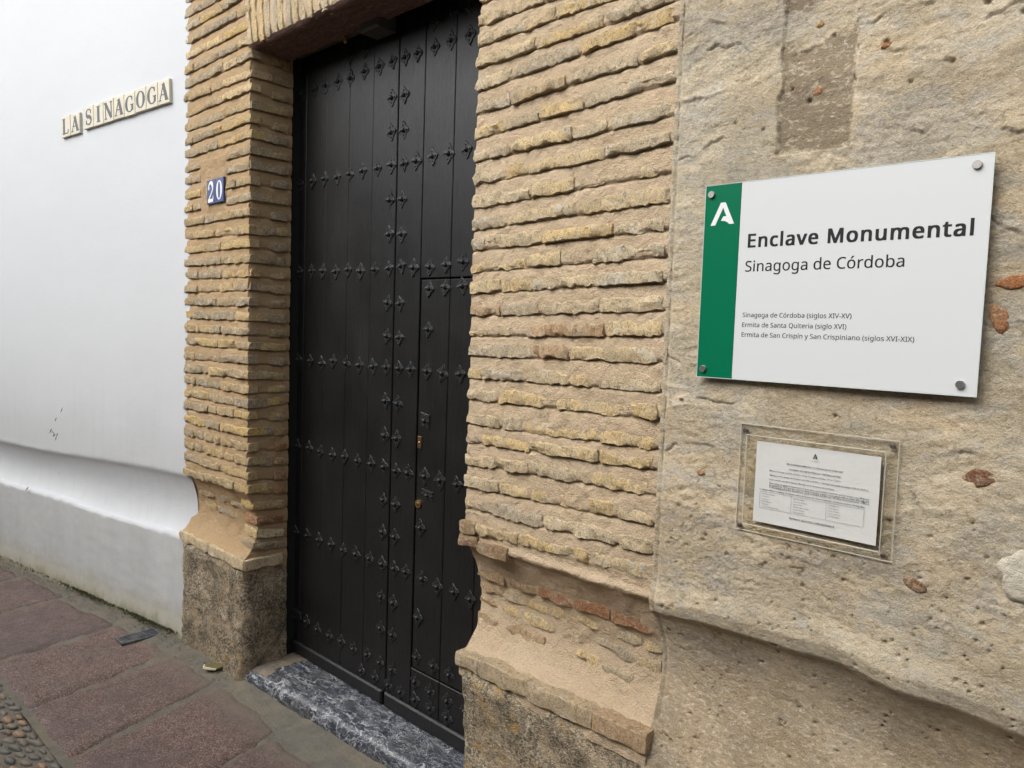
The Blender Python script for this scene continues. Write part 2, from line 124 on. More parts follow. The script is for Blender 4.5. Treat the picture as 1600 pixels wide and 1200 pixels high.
class MB:
    def __init__(s): s.V = []; s.F = []
    def add(s, V, F):
        b = len(s.V); s.V += [tuple(v) for v in V]; s.F += [tuple(b+i for i in f) for f in F]; return s
    def box(s, x0, x1, y0, y1, z0, z1, c=0.):
        if c <= 0:
            V = [(x, y, z) for x in (x0, x1) for y in (y0, y1) for z in (z0, z1)]
            return s.add(V, [(0, 1, 3, 2), (4, 6, 7, 5), (0, 4, 5, 1), (2, 3, 7, 6), (0, 2, 6, 4), (1, 5, 7, 3)])
        # front (y0) edges chamfered
        V = []
        for (y, d) in ((y1, 0), (y0+c, 0), (y0, c)):
            V += [(x0+d, y, z0+d), (x1-d, y, z0+d), (x1-d, y, z1-d), (x0+d, y, z1-d)]
        F = [(3, 2, 1, 0)[::-1], (8, 9, 10, 11)]
        for k in (0, 4):
            for i in range(4):
                j = (i+1) % 4; F.append((k+i, k+j, k+4+j, k+4+i))
        return s.add(V, F)
    def cyl(s, p, ax, r, h, n=16, r2=None, dome=0):
        ax = Vector(ax).normalized(); q = ax.to_track_quat('Z', 'Y'); p = Vector(p); r2 = r if r2 is None else r2
        rings = [(r, 0), (r, h*.85), (r2*.93, h)] if not dome else [(r*math.cos(t*math.pi/2/4), h*math.sin(t*math.pi/2/4)) for t in range(4)]
        V = []
        for (rr, zz) in rings:
            V += [p + q @ Vector((rr*math.cos(2*math.pi*k/n), rr*math.sin(2*math.pi*k/n), zz)) for k in range(n)]
        F = []
        for i in range(len(rings)-1):
            for k in range(n): F.append((i*n+k, i*n+(k+1) % n, (i+1)*n+(k+1) % n, (i+1)*n+k))
        if dome:
            V.append(p + q @ Vector((0, 0, h))); t = len(V)-1; b = (len(rings)-1)*n
            F += [(b+k, b+(k+1) % n, t) for k in range(n)]
        else: F.append(tuple((len(rings)-1)*n+k for k in range(n)))
        F.append(tuple(reversed(range(n))))
        return s.add(V, F)
    def build(s, name, m, parent=None, smooth=False, loc=(0, 0, 0), rot=(0, 0, 0)):
        return link(name, mesh_of(name, s.V, s.F, smooth), m, parent, loc, rot)

# ------------------------------------------------------------------ materials
class NT:
    def __init__(s, name):
        s.m = bpy.data.materials.new(name); s.m.use_nodes = True; s.t = s.m.node_tree; s.n = s.t.nodes
        s.b = s.n['Principled BSDF']; s.out = s.n['Material Output']
        g = s.n.new('ShaderNodeNewGeometry'); s.pos = g.outputs['Position']
        s.obj = s.n.new('ShaderNodeObjectInfo').outputs['Random']
        s.tc = s.n.new('ShaderNodeTexCoord').outputs['Object']
    def l(s, a, b): s.t.links.new(a, b)
    def setin(s, node, k, v):
        if v is None: return
        if isinstance(v, bpy.types.NodeSocket): s.l(v, node.inputs[k])
        else:
            if isinstance(v, (tuple, list)) and len(v) == 3 and node.inputs[k].type == 'RGBA': v = (*v, 1)
            node.inputs[k].default_value = v
    def map(s, sc=(1, 1, 1), vec=None, loc=(0, 0, 0), rot=(0, 0, 0)):
        n = s.n.new('ShaderNodeMapping'); s.l(vec or s.pos, n.inputs[0]); n.inputs['Scale'].default_value = sc
        n.inputs['Location'].default_value = loc; n.inputs['Rotation'].default_value = rot; return n.outputs[0]
    def noise(s, sc, det=4, rough=.55, dist=0, vec=None, color=False):
        n = s.n.new('ShaderNodeTexNoise'); s.l(vec or s.pos, n.inputs['Vector'])
        n.inputs['Scale'].default_value = sc; n.inputs['Detail'].default_value = det; n.inputs['Roughness'].default_value = rough; n.inputs['Distortion'].default_value = dist
        return n.outputs['Color' if color else 'Fac']
    def vor(s, sc, vec=None, feat='F1', out='Distance', rnd=1):
        n = s.n.new('ShaderNodeTexVoronoi'); n.feature = feat; s.l(vec or s.pos, n.inputs['Vector']); n.inputs['Scale'].default_value = sc
        n.inputs['Randomness'].default_value = rnd; return n.outputs[out]
    def ramp(s, f, pts, interp='LINEAR'):
        n = s.n.new('ShaderNodeValToRGB'); s.l(f, n.inputs[0]); e = n.color_ramp.elements; n.color_ramp.interpolation = interp
        while len(e) > 1: e.remove(e[-1])
        for i, (p, c) in enumerate(pts):
            if not isinstance(c, (tuple, list)): c = (c, c, c)
            el = e[0] if i == 0 else e.new(p)
            el.position = p; el.color = (*c, 1)
        return n.outputs[0]
    def mix(s, f, a, b, mode='MIX'):
        n = s.n.new('ShaderNodeMix'); n.data_type = 'RGBA'; n.blend_type = mode
        s.setin(n, 0, f); s.setin(n, 6, a); s.setin(n, 7, b); return n.outputs[2]
    def math(s, op, a, b=None, c=None, clamp=False):
        n = s.n.new('ShaderNodeMath'); n.operation = op; n.use_clamp = clamp
        for i, v in enumerate((a, b, c)): s.setin(n, i, v)
        return n.outputs[0]
    def xyz(s, vec=None):
        n = s.n.new('ShaderNodeSeparateXYZ'); s.l(vec or s.pos, n.inputs[0]); return n.outputs
    def bump(s, h, dist, strength=1., normal=None):
        n = s.n.new('ShaderNodeBump'); n.inputs['Distance'].default_value = dist; n.inputs['Strength'].default_value = strength
        s.l(h, n.inputs['Height'])
        if normal: s.l(normal, n.inputs['Normal'])
        return n.outputs[0]
    def done(s, base, rough=.8, normal=None, spec=.5, metal=0, **k):
        s.setin(s.b, 'Base Color', base); s.setin(s.b, 'Roughness', rough); s.setin(s.b, 'Specular IOR Level', spec); s.setin(s.b, 'Metallic', metal)
        if normal: s.l(normal, s.b.inputs['Normal'])
        for kk, v in k.items(): s.setin(s.b, kk.replace('_', ' '), v)
        return s.m
def rng(t, f, a, b):        # smooth step of socket f between a and b
    n = t.n.new('ShaderNodeMapRange'); n.interpolation_type = 'SMOOTHSTEP'; t.l(f, n.inputs[0]); n.inputs[1].default_value = a; n.inputs[2].default_value = b
    return n.outputs[0]

def m_mortar(name, c1, c2, c3):
    t = NT(name)
    big = t.noise(3.5, 5, .6); mid = t.noise(28, 5, .6); fine = t.noise(420, 3, .6)
    c = t.mix(t.ramp(big, [(.35, 0), (.65, 1)]), c1, c2)
    c = t.mix(t.math('MULTIPLY', t.ramp(mid, [(.5, 0), (.72, 1)]), .6), c, c3)
    c = t.mix(.35, c, t.mix(1, c, t.ramp(fine, [(.3, .45), (.55, 1), (.75, 1.35)]), 'MULTIPLY'))
    grit = t.vor(240)
    c = t.mix(t.ramp(t.vor(95), [(.05, .5), (.10, 0)]), c, tuple(x*.5 for x in c1))
    c = t.mix(t.math('MULTIPLY', t.ramp(t.noise(85, 4, .75), [(.56, 0), (.64, 1)]), .45), c, tuple(x*1.22 for x in c1))
    c = t.mix(t.math('MULTIPLY', t.ramp(t.noise(110, 4, .75), [(.36, 1), (.43, 0)]), .5), c, tuple(x*.6 for x in c1))
    h = t.math('ADD', t.math('MULTIPLY', t.noise(160, 6, .75), 1.0), t.math('MULTIPLY', grit, .3))
    n = t.bump(t.noise(45, 5, .65), .012, .6); n = t.bump(h, .008, 1., n)
    return t.done(c, .93, n, .25)
MORTAR = m_mortar('sandy_mortar', (.57, .43, .28), (.62, .48, .325), (.49, .385, .27))
MORTAR_W = m_mortar('shaded_warm_mortar', (.46, .315, .17), (.50, .35, .20), (.41, .31, .20))  # left pier mortar: its dimmer, warmer light is put into the colour

MORTAR_C = (.50, .37, .235)
def m_brick(name, pts, lich=.5):
    t = NT(name)
    base = t.ramp(t.obj, pts)
    off = t.n.new('ShaderNodeVectorMath'); off.operation = 'ADD'; t.l(t.tc, off.inputs[0])
    cmb = t.n.new('ShaderNodeCombineXYZ'); t.l(t.math('MULTIPLY', t.obj, 57.), cmb.inputs[0]); t.l(t.math('MULTIPLY', t.obj, 31.), cmb.inputs[2]); t.l(cmb.outputs[0], off.inputs[1])
    v = off.outputs[0]
    p1 = t.noise(16, 5, .65, .4, v); p2 = t.noise(33, 5, .7, .2, v); fine = t.noise(260, 4, .7, 0, v)
    c = t.mix(t.math('MULTIPLY', t.ramp(p1, [(.46, 0), (.62, 1)]), lich), base, (.42, .37, .28))
    c = t.mix(t.math('MULTIPLY', t.ramp(p2, [(.52, 0), (.66, 1)]), .65), c, (.68, .55, .36))
    c = t.mix(t.math('MULTIPLY', t.ramp(t.noise(21, 5, .7, .6, v), [(.60, 0), (.68, 1)]), .7*lich), c, (.20, .175, .14))
    c = t.mix(.8, c, t.mix(1, c, t.ramp(fine, [(.3, .35), (.52, 1), (.75, 1.5)]), 'MULTIPLY'))
    c = t.mix(t.math('MULTIPLY', t.ramp(t.noise(12, 6, .8, .7, t.map((1, 1, 1.5), v, loc=(9, 4, 2))), [(.55, 0), (.63, 1)]), .75 if 'yellow' in name or 'cap' in name else .4), c, (.74, .68, .57))
    c = t.mix(t.math('MULTIPLY', t.ramp(t.noise(17, 6, .8, .7, t.map((1, 1, 1.5), v, loc=(2, 14, 2))), [(.60, 0), (.66, 1)]), .6), c, (.52, .34, .11))
    sp = t.noise(75, 4, .75, .5, v)
    c = t.mix(t.math('MULTIPLY', t.ramp(sp, [(.55, 0), (.64, 1)]), .55), c, (.74, .62, .42))
    c = t.mix(t.math('MULTIPLY', t.ramp(sp, [(.36, 1), (.45, 0)]), .7), c, (.22, .165, .10))
    c = t.mix(t.math('MULTIPLY', t.ramp(t.noise(55, 3, .6, 0, t.map((1, 1, 2.4), v, loc=(5, 5, 5))), [(.62, 0), (.68, 1)]), .6), c, MORTAR_C)
    st = t.map((3, 3, .6), v)
    h1 = t.noise(38, 6, .7, .3, st); h2 = t.noise(210, 5, .75, 0, v)
    n = t.bump(h1, .014, .9); n = t.bump(h2, .007, 1.0, n); n = t.bump(t.ramp(t.vor(150, v), [(0, 0), (.22, 1)]), .0015, .8, n)
    return t.done(c, .92, n, .25)
BRICK = m_brick('aged_yellow_brick', [(0, (.74, .52, .24)), (.2, (.82, .62, .33)), (.38, (.70, .55, .34)), (.52, (.54, .44, .31)), (.66, (.84, .68, .43)), (.8, (.66, .48, .27)), (1, (.84, .60, .27))], .45)
BRICK_L = m_brick('weathered_shaded_brick', [(0, (.48, .34, .17)), (.25, (.56, .40, .20)), (.5, (.46, .35, .22)), (.7, (.39, .31, .21)), (.85, (.68, .46, .16)), (1, (.60, .43, .20))], .45)  # weathered bricks; the left pier's dimmer, warmer light is put into these colours
BRICK_R = m_brick('reddish_brick', [(0, (.42, .185, .085)), (.5, (.48, .24, .11)), (1, (.38, .15, .075))], .25)
BRICK_T = m_brick('toned_pale_orange_brick', [(0, (.55, .36, .20)), (1, (.58, .40, .24))], .2)

def m_plaster():
    t = NT('rough_lime_plaster')
    st = t.map((1, 1, 1.7))
    big = t.noise(2.6, 5, .6, .5, st); med = t.noise(9, 6, .65, .6, st); mid = t.noise(30, 5, .65)
    c = t.mix(t.ramp(big, [(.38, 0), (.6, 1)]), (.58, .46, .30), (.54, .465, .335))
    c = t.mix(t.math('MULTIPLY', t.ramp(med, [(.5, 0), (.62, 1)]), .75), c, (.50, .465, .39))
    c = t.mix(t.math('MULTIPLY', t.ramp(t.noise(6, 5, .7, .8, st), [(.56, 0), (.68, 1)]), .6), c, (.58, .49, .35))
    c = t.mix(t.math('MULTIPLY', t.ramp(mid, [(.55, 0), (.7, 1)]), .4), c, (.36, .27, .17))
    c = t.mix(t.math('MULTIPLY', t.ramp(t.noise(4.3, 6, .72, .6, t.map((1, 1, 1.6), loc=(3, 1, 4))), [(.53, 0), (.57, 1)]), .55), c, (.415, .385, .33))
    c = t.mix(t.math('MULTIPLY', t.ramp(t.noise(11, 6, .75, .5, t.map((1, 1, 2), loc=(7, 2, 1))), [(.58, 0), (.64, 1)]), .65), c, (.64, .56, .43))
    c = t.mix(t.math('MULTIPLY', t.ramp(t.noise(15, 6, .75, .8, t.map((1, 1, 2.2), loc=(1, 8, 2))), [(.60, 0), (.66, 1)]), .6), c, (.38, .295, .19))
    # darker rectangular mortar repair above the large sign
    x, y, z = t.xyz()
    wob = t.math('MULTIPLY', t.math('SUBTRACT', t.noise(22, 5, .6), .5), .05)
    xx = t.math('ADD', x, wob)
    zz = t.math('ADD', z, t.math('MULTIPLY', t.math('SUBTRACT', t.noise(14, 5, .6), .5), .16))
    mask = t.math('MULTIPLY', rng(t, xx, -.768, -.762), t.math('SUBTRACT', 1, rng(t, xx, -.608, -.602)))
    gap = t.math('MULTIPLY', rng(t, zz, 2.335, 2.345), t.math('SUBTRACT', 1, rng(t, zz, 2.405, 2.415)))
    mz = t.math('MULTIPLY', rng(t, zz, 2.09, 2.11), t.math('SUBTRACT', 1, gap))
    mask = t.math('MULTIPLY', mask, mz)
    c = t.mix(t.math('MULTIPLY', mask, .9), c, t.mix(t.noise(12, 4), (.24, .185, .12), (.31, .25, .175)))
    # browner band near the foot of the wall
    wz = t.math('SUBTRACT', 1, rng(t, t.math('ADD', z, t.math('MULTIPLY', t.noise(3, 4), .5)), .98, 1.30))
    c = t.mix(t.math('MULTIPLY', wz, .68), c, t.mix(t.noise(5, 5, .7), (.30, .215, .125), (.42, .33, .22)))
    sp = t.noise(60, 5, .75, .6, st)
    c = t.mix(t.math('MULTIPLY', t.ramp(sp, [(.53, 0), (.61, 1)]), .65), c, (.68, .585, .44))
    c = t.mix(t.math('MULTIPLY', t.ramp(sp, [(.38, 1), (.46, 0)]), .6), c, (.29, .22, .135))
    lump = t.vor(13, t.map((1, 1, 1.9), rot=(0, R(8), 0)), 'SMOOTH_F1')
    c = t.mix(t.math('MULTIPLY', t.ramp(lump, [(.12, 1), (.3, 0)]), t.math('MULTIPLY', t.ramp(t.noise(5, 3), [(.45, 0), (.6, 1)]), .4)), c, (.60, .54, .43))
    fine = t.noise(330, 4, .7)
    c = t.mix(.4, c, t.mix(1, c, t.ramp(fine, [(.3, .45), (.52, 1), (.75, 1.35)]), 'MULTIPLY'))
    calm = t.ramp(t.noise(4.2, 4, .6, .3, st), [(.40, .12), (.62, 1)])
    n = t.bump(t.math('MULTIPLY', calm, t.noise(22, 7, .68, .6, t.map((1, 1, 1.9), rot=(0, R(14), 0)))), .004, .4)
    n = t.bump(t.math('MULTIPLY', t.math('ADD', .6, calm), t.noise(150, 6, .8)), .0075, 1., n)
    n = t.bump(t.ramp(t.vor(85), [(0, 0), (.16, 1)]), .003, .8, n)
    return t.done(c, .94, n, .2)
PLASTER = m_plaster()

def m_white():
    t = NT('limewashed_plaster')
    x, y, z = t.xyz()
    c = t.mix(t.noise(1.3, 4), (.56, .575, .59), (.525, .538, .552))
    zr = t.math('ADD', z, t.math('MULTIPLY', t.math('SUBTRACT', t.noise(9, 3), .5), .03))
    low = t.math('SUBTRACT', 1, rng(t, zr, .538, .548))
    c = t.mix(low, c, t.mix(t.ramp(t.noise(5, 6, .7, 0, t.map((1, 1, .25))), [(.35, 0), (.65, 1)]), (.45, .455, .45), (.51, .515, .51)))
    c = t.mix(t.math('MULTIPLY', t.ramp(t.noise(6, 6, .75, .3, t.map((3, 3, .25))), [(.5, 0), (.7, 1)]), t.math('MULTIPLY', t.math('SUBTRACT', 1, rng(t, z, .9, 1.6)), .4)), c, (.46, .465, .465))
    band = t.math('MULTIPLY', rng(t, z, .84, .88), t.math('SUBTRACT', 1, rng(t, t.math('ADD', z, t.math('MULTIPLY', t.noise(4, 4), .4)), 1.15, 1.45)))
    c = t.mix(t.math('MULTIPLY', band, .35), c, (.44, .445, .44))
    dz = t.math('ADD', z, t.math('MULTIPLY', t.math('SUBTRACT', t.noise(7, 6, .7), .5), .28))
    c = t.mix(t.math('MULTIPLY', t.math('SUBTRACT', 1, rng(t, dz, .06, .22)), .75), c, (.38, .35, .25))
    c = t.mix(t.math('MULTIPLY', t.math('SUBTRACT', 1, rng(t, dz, .0, .09)), .7), c, (.17, .16, .09))
    c = t.mix(t.math('MULTIPLY', t.ramp(t.noise(60, 5, .7), [(.62, 0), (.75, 1)]), .25), c, (.5, .5, .48))
    n = t.bump(t.noise(5, 4, .45), .012, .25); n = t.bump(t.noise(90, 5, .7), .003, .35, n)
    return t.done(c, .85, n, .3)
WHITE = m_white()

def m_stone():
    t = NT('granular_base_stone')
    g = t.vor(150, t.map((1, 1, 1), t.pos), out='Color'); gs = t.n.new('ShaderNodeSeparateColor'); t.l(g, gs.inputs[0])
    c = t.ramp(gs.outputs[0], [(0, (.10, .085, .06)), (.25, (.20, .165, .115)), (.55, (.34, .275, .19)), (.8, (.44, .365, .25)), (1, (.56, .47, .33))])
    c = t.mix(t.ramp(t.noise(7, 5, .65, .5), [(.42, 0), (.62, 1)]), c, t.mix(1, c, (.5, .5, .5), 'MULTIPLY'))
    c = t.mix(t.math('MULTIPLY', t.ramp(t.noise(5.5, 5, .75, .8), [(.48, 0), (.60, 1)]), .6), c, (.46, .36, .235))
    c = t.mix(t.math('MULTIPLY', t.ramp(t.noise(8, 6, .8, 1), [(.56, 0), (.63, 1)]), .65), c, (.46, .27, .07))
    c = t.mix(t.math('MULTIPLY', t.ramp(t.noise(10, 6, .8, 1, t.map((1, 1, 1), loc=(4, 4, 4))), [(.58, 0), (.66, 1)]), .6), c, (.07, .06, .05))
    c = t.mix(t.math('MULTIPLY', t.ramp(t.noise(120, 4, .7), [(.5, 0), (.62, 1)]), .5), c, (.12, .10, .075))
    n = t.bump(t.noise(25, 6, .7, .4), .02, .7); n = t.bump(t.vor(210), .004, .9, n); n = t.bump(t.noise(300, 4, .7), .002, 1, n)
    return t.done(c, .85, n, .3)
STONE = m_stone()

def m_marble():
    t = NT('black_veined_marble')
    wv = t.n.new('ShaderNodeVectorMath'); wv.operation = 'ADD'; t.l(t.pos, wv.inputs[0])
    nv = t.n.new('ShaderNodeVectorMath'); nv.operation = 'SCALE'; t.l(t.noise(9, 4, .6, 0, None, True), nv.inputs[0]); nv.inputs['Scale'].default_value = .07
    t.l(nv.outputs[0], wv.inputs[1]); v = wv.outputs[0]
    def vein(sc, stretch, rot, wid, dist, amp, gate, loc):
        n_ = t.noise(sc, 3.2, .55, dist, t.map(stretch, v, loc=loc, rot=(0, 0, rot)))
        r_ = t.math('ABSOLUTE', t.math('SUBTRACT', n_, .5))
        return t.math('MULTIPLY', t.ramp(r_, [(0, amp), (wid*.35, amp*.75), (wid, 0)]), t.ramp(t.noise(gate, 3, .5, 0, t.map((1, 1, 1), t.pos, loc=loc)), [(.40, .04), (.57, 1)]))
    a = vein(9, (.55, 1.6, 1), -.9, .017, .8, 1.0, 6, (0, 0, 0)); b = vein(15, (.5, 1.8, 1), -.5, .018, 1.2, 1.0, 8, (3, 1, 0))
    d = t.math('ADD', vein(26, (.6, 1.5, 1), -1.2, .020, 1.5, .9, 9, (7, 2, 0)), vein(40, (.8, 1.2, 1), .3, .022, 1, .8, 12, (1, 9, 0)))
    f = t.math('ADD', t.math('ADD', a, b), d, clamp=True)
    c = t.mix(f, t.mix(t.noise(30, 4), (.020, .022, .029), (.040, .046, .060)), (.36, .37, .385))
    c = t.mix(t.math('MULTIPLY', t.ramp(t.noise(5, 4), [(.5, 0), (.7, 1)]), .3), c, (.12, .11, .09))
    n = t.bump(t.noise(60, 5, .6), .004, .4)
    return t.done(c, t.ramp(t.noise(20, 4), [(.3, .2), (.7, .38)]), n, .5)
MARBLE = m_marble()

def m_slab(name, a, b, c_):
    t = NT(name)
    g = t.vor(230, out='Color'); gs = t.n.new('ShaderNodeSeparateColor'); t.l(g, gs.inputs[0])
    c = t.ramp(gs.outputs[0], [(0, tuple(x*.45 for x in a)), (.4, a), (.75, b), (1, c_)])
    c = t.mix(t.math('MULTIPLY', t.obj, .35), c, (.09, .07, .066))
    c = t.mix(t.math('MULTIPLY', t.ramp(t.noise(4, 5, .65), [(.42, 0), (.66, 1)]), .5), c, (.068, .052, .050))
    x, y, z = t.xyz()
    ed = rng(t, t.math('ADD', y, t.math('MULTIPLY', t.noise(9, 5, .7), .25)), -.16, .06)
    c = t.mix(t.math('MULTIPLY', ed, .8), c, (.15, .125, .095))
    n = t.bump(t.noise(18, 6, .6), .012, .5); n = t.bump(t.noise(190, 4, .7), .003, .8, n)
    return t.done(c, t.ramp(t.noise(12, 5), [(.35, .52), (.65, .8)]), n, .4)
SLAB = m_slab('red_granite_paving', (.105, .064, .053), (.15, .095, .079), (.28, .195, .16))
def m_plain(name, c, rough, a=.15, sc=60, bump=.002, spec=.4, metal=0, c2=None, sc2=8):
    t = NT(name)
    cc = t.mix(t.math('MULTIPLY', t.noise(sc, 5, .65), 1), tuple(x*(1-a) for x in c), tuple(x*(1+a) for x in c))
    if c2: cc = t.mix(t.ramp(t.noise(sc2, 5, .7), [(.45, 0), (.65, 1)]), cc, c2)
    n = t.bump(t.noise(sc*2.5, 5, .7), bump, .8)
    return t.done(cc, rough, n, spec, metal)
DARKWALL = m_plain('grey_daylight_wall', (.17, .17, .17), .9, .2, 12, .01, .2)  # for the added unseen wall; dark grey keeps the door's reflections dark
JOINT = m_plain('paving_mortar', (.125, .115, .094), .9, .4, 30, .008, .3, 0, (.17, .145, .105), 6)
CEMENT = m_plain('grey_cement_patch', (.14, .125, .105), .92, .25, 40, .005, .2, 0, (.24, .19, .13), 9)
SLATE = m_plain('dark_slate', (.05, .055, .065), .5, .5, 40, .004, .4, 0, (.14, .14, .14), 30)
SHARD = m_plain('olive_glaze', (.13, .11, .045), .3, .4, 60, .002)
SHARD_E = m_plain('pale_ceramic_body', (.75, .68, .48), .6, .1, 60, .001)
BRASS = m_plain('brass', (.72, .48, .20), .3, .15, 90, .0006, .5, 1)
OLDBRASS = m_plain('old_brass', (.30, .19, .11), .42, .3, 120, .001, .5, 1)
STEEL = m_plain('satin_steel', (.42, .41, .38), .35, .1, 200, .0004, .5, 1)
RUST = m_plain('dark_screw_metal', (.12, .10, .08), .5, .3, 200, .0006, .5, .8)
ACR_WHITE = m_plain('white_acrylic', (.555, .57, .565), .22, .01, 3, .0002, .5)
ACR_GREEN = m_plain('green_acrylic', (.0, .125, .058), .22, .05, 3, .0002, .5)
ACR_EDGE = m_plain('acrylic_edge', (.62, .68, .66), .2, .05, 20, .0002, .5)
INK = m_plain('black_print', (.012, .013, .016), .35, .1, 50, .0001)
INK_W = m_plain('white_print', (.66, .67, .66), .3, .02, 50, .0001)
INK_G = m_plain('grey_toner', (.07, .07, .075), .7, .1, 50, .0001)
PAPER = m_plain('white_paper', (.60, .61, .62), .75, .02, 6, .0015, .3)
TILE_BLUE = m_plain('cobalt_glaze', (.022, .038, .15), .18, .2, 30, .0006, .5)
LETTER = m_plain('blue_black_glaze', (.022, .028, .04), .3, .5, 60, .001, .5, 0, (.045, .05, .065), 40)
TILE_WHITE = m_plain('crazed_cream_glaze', (.56, .52, .40), .35, .06, 70, .0015, .5, 0, (.50, .45, .34), 22)
MOSS = m_plain('moss', (.075, .075, .035), .95, .5, 60, .004, .2)
SOFFIT = None
def m_wood_dark():
    t = NT('rough_brown_beam')
    v = t.map((2.2, 9, 9), rot=(0, 0, R(-28)))
    f = t.noise(14, 7, .75, 1.2, v)
    c = t.ramp(f, [(.3, (.16, .09, .075)), (.5, (.32, .19, .155)), (.62, (.45, .30, .24)), (.72, (.6, .45, .36))])
    n = t.bump(f, .02, 1.0); n = t.bump(t.noise(180, 5, .7), .003, .8, n)
    return t.done(c, .9, n, .2)
SOFFIT = m_wood_dark()
def m_door():
    t = NT('black_painted_wood')
    v = t.map((26, 26, 1.1)); f = t.noise(7, 6, .65, .6, v); g = t.noise(60, 5, .7, 0, t.map((9, 9, .35)))
    c = t.mix(t.ramp(f, [(.4, 0), (.7, 1)]), (.006, .006, .006), (.011, .0105, .0105))
    c = t.mix(t.math('MULTIPLY', t.ramp(t.noise(2.4, 4), [(.5, 0), (.7, 1)]), .5), c, (.015, .014, .014))
    sc = t.math('MULTIPLY', t.ramp(t.noise(5, 6, .8, .3, t.map((30, 30, 1.3))), [(.66, 0), (.70, 1)]), .45)
    c = t.mix(sc, c, (.12, .105, .09))
    c = t.mix(t.math('MULTIPLY', t.ramp(t.noise(3, 6, .7, .5, t.map((1, 1, .5))), [(.45, 0), (.7, 1)]), .15), c, (.03, .03, .03))
    n = t.bump(f, .004, .45); n = t.bump(g, .0016, .7, n); n = t.bump(t.noise(150, 4), .0008, .5, n)
    return t.done(c, t.ramp(t.noise(5, 5, .6), [(.3, .30), (.7, .42)]), n, .42)
DOOR = m_door()
IRON = m_plain('black_painted_iron', (.012, .012, .013), .45, .3, 120, .0015, .4)
DARKGAP = m_plain('dark_gap', (.008, .008, .008), .9)
def m_pebble():
    t = NT('river_pebble')
    c = t.ramp(t.obj, [(0, (.10, .10, .085)), (.3, (.16, .13, .10)), (.5, (.07, .075, .08)), (.6, (.22, .15, .09)), (.75, (.32, .17, .09)), (1, (.17, .15, .11))])
    c = t.mix(.4, c, t.mix(1, c, t.ramp(t.noise(70, 5, .7), [(.3, .5), (.7, 1.4)]), 'MULTIPLY'))
    return t.done(c, .55, t.bump(t.noise(90, 4), .002, .6), .4)
PEBBLE = m_pebble()
def m_clear():
    t = NT('clear_acrylic'); t.n.remove(t.b)
    tr = t.n.new('ShaderNodeBsdfTransparent'); tr.inputs[0].default_value = (.975, .97, .955, 1)
    gl = t.n.new('ShaderNodeBsdfGlossy'); gl.inputs['Roughness'].default_value = .04
    fr = t.n.new('ShaderNodeFresnel'); fr.inputs[0].default_value = 1.3
    bf = t.n.new('ShaderNodeNewGeometry').outputs['Backfacing']; fk = t.math('MULTIPLY', fr.outputs[0], t.math('SUBTRACT', 1, bf))
    mx = t.n.new('ShaderNodeMixShader'); t.l(fk, mx.inputs[0]); t.l(tr.outputs[0], mx.inputs[1]); t.l(gl.outputs[0], mx.inputs[2]); t.l(mx.outputs[0], t.out.inputs[0])
    return t.m
CLEAR = m_clear()
def m_rim():
    t = NT('polished_acrylic_rim'); t.n.remove(t.b)
    tr = t.n.new('ShaderNodeBsdfTransparent'); tr.inputs[0].default_value = (.75, .72, .66, 1)
    di = t.n.new('ShaderNodeBsdfDiffuse'); di.inputs[0].default_value = (.80, .77, .68, 1)
    mx = t.n.new('ShaderNodeMixShader'); mx.inputs[0].default_value = .6; t.l(tr.outputs[0], mx.inputs[1]); t.l(di.outputs[0], mx.inputs[2]); t.l(mx.outputs[0], t.out.inputs[0])
    return t.m
RIM = m_rim()

# ------------------------------------------------------------------ measured courses (z of each course's lower edge)
RC = [(2.626,2.629),(2.566,2.575),(2.500,2.514),(2.428,2.470),(2.358,2.391),(2.285,2.322),(2.214,2.238),(2.143,2.168),(2.073,2.097),(2.002,2.026),(1.936,1.957),(1.871,1.889),(1.805,1.825),(1.734,1.753),(1.667,1.690),(1.606,1.622),(1.536,1.546),(1.467,1.474),(1.388,1.397),(1.328,1.344),(1.258,1.278),(1.183,1.199),(1.114,1.124),(1.040,1.058)]
RC = [(2.626+.068*k, 2.629+.068*k) for k in range(9, 0, -1)] + RC
LC = [(3.186,3.176),(3.121,3.117),(3.056,3.047),(2.981,2.981),(2.912,2.916),(2.844,2.847),(2.778,2.768),(2.702,2.710),(2.630,2.633),(2.563,2.572),(2.500,2.505),(2.430,2.436),(2.369,2.369),(2.296,2.304),(2.232,2.228),(2.162,2.163),(2.097,2.084),(2.026,2.025),(1.962,1.956),(1.897,1.894),(1.829,1.831),(1.764,1.762),(1.699,1.696),(1.630,1.632),(1.565,1.563),(1.489,1.499),(1.424,1.432),(1.368,1.362),(1.298,1.298),(1.232,1.248),(1.166,1.168),(1.096,1.100),(1.033,1.032),(0.969,0.967),(0.889,0.907)]
LC = [(3.186+.068*k, 3.176+.068*k) for k in range(2, 0, -1)] + LC
JC = [(2.848,2.842),(2.766,2.769),(2.706,2.695),(2.631,2.635),(2.570,2.560),(2.504,2.499),(2.434,2.435),(2.367,2.369),(2.303,2.307),(2.227,2.232),(2.162,2.158),(2.083,2.091),(2.024,2.017),(1.956,1.952),(1.893,1.890),(1.830,1.821),(1.762,1.756),(1.696,1.687),(1.632,1.618),(1.563,1.558),(1.500,1.489),(1.433,1.419),(1.363,1.365),(1.299,1.310),(1.249,1.228),(1.170,1.160),(1.103,1.087),(1.035,1.016),(0.970,0.945),(0.911,0.877),(0.824,0.812),(0.752,0.740),(0.691,0.669),(0.633,0.612),(0.553,0.548)]
XR0, XR1 = -1.752, -1.03          # right pier
XL0, XL1, JD = -3.885, -3.205, .19   # left pier, depth of its reveal
LINTEL_Z = 2.90
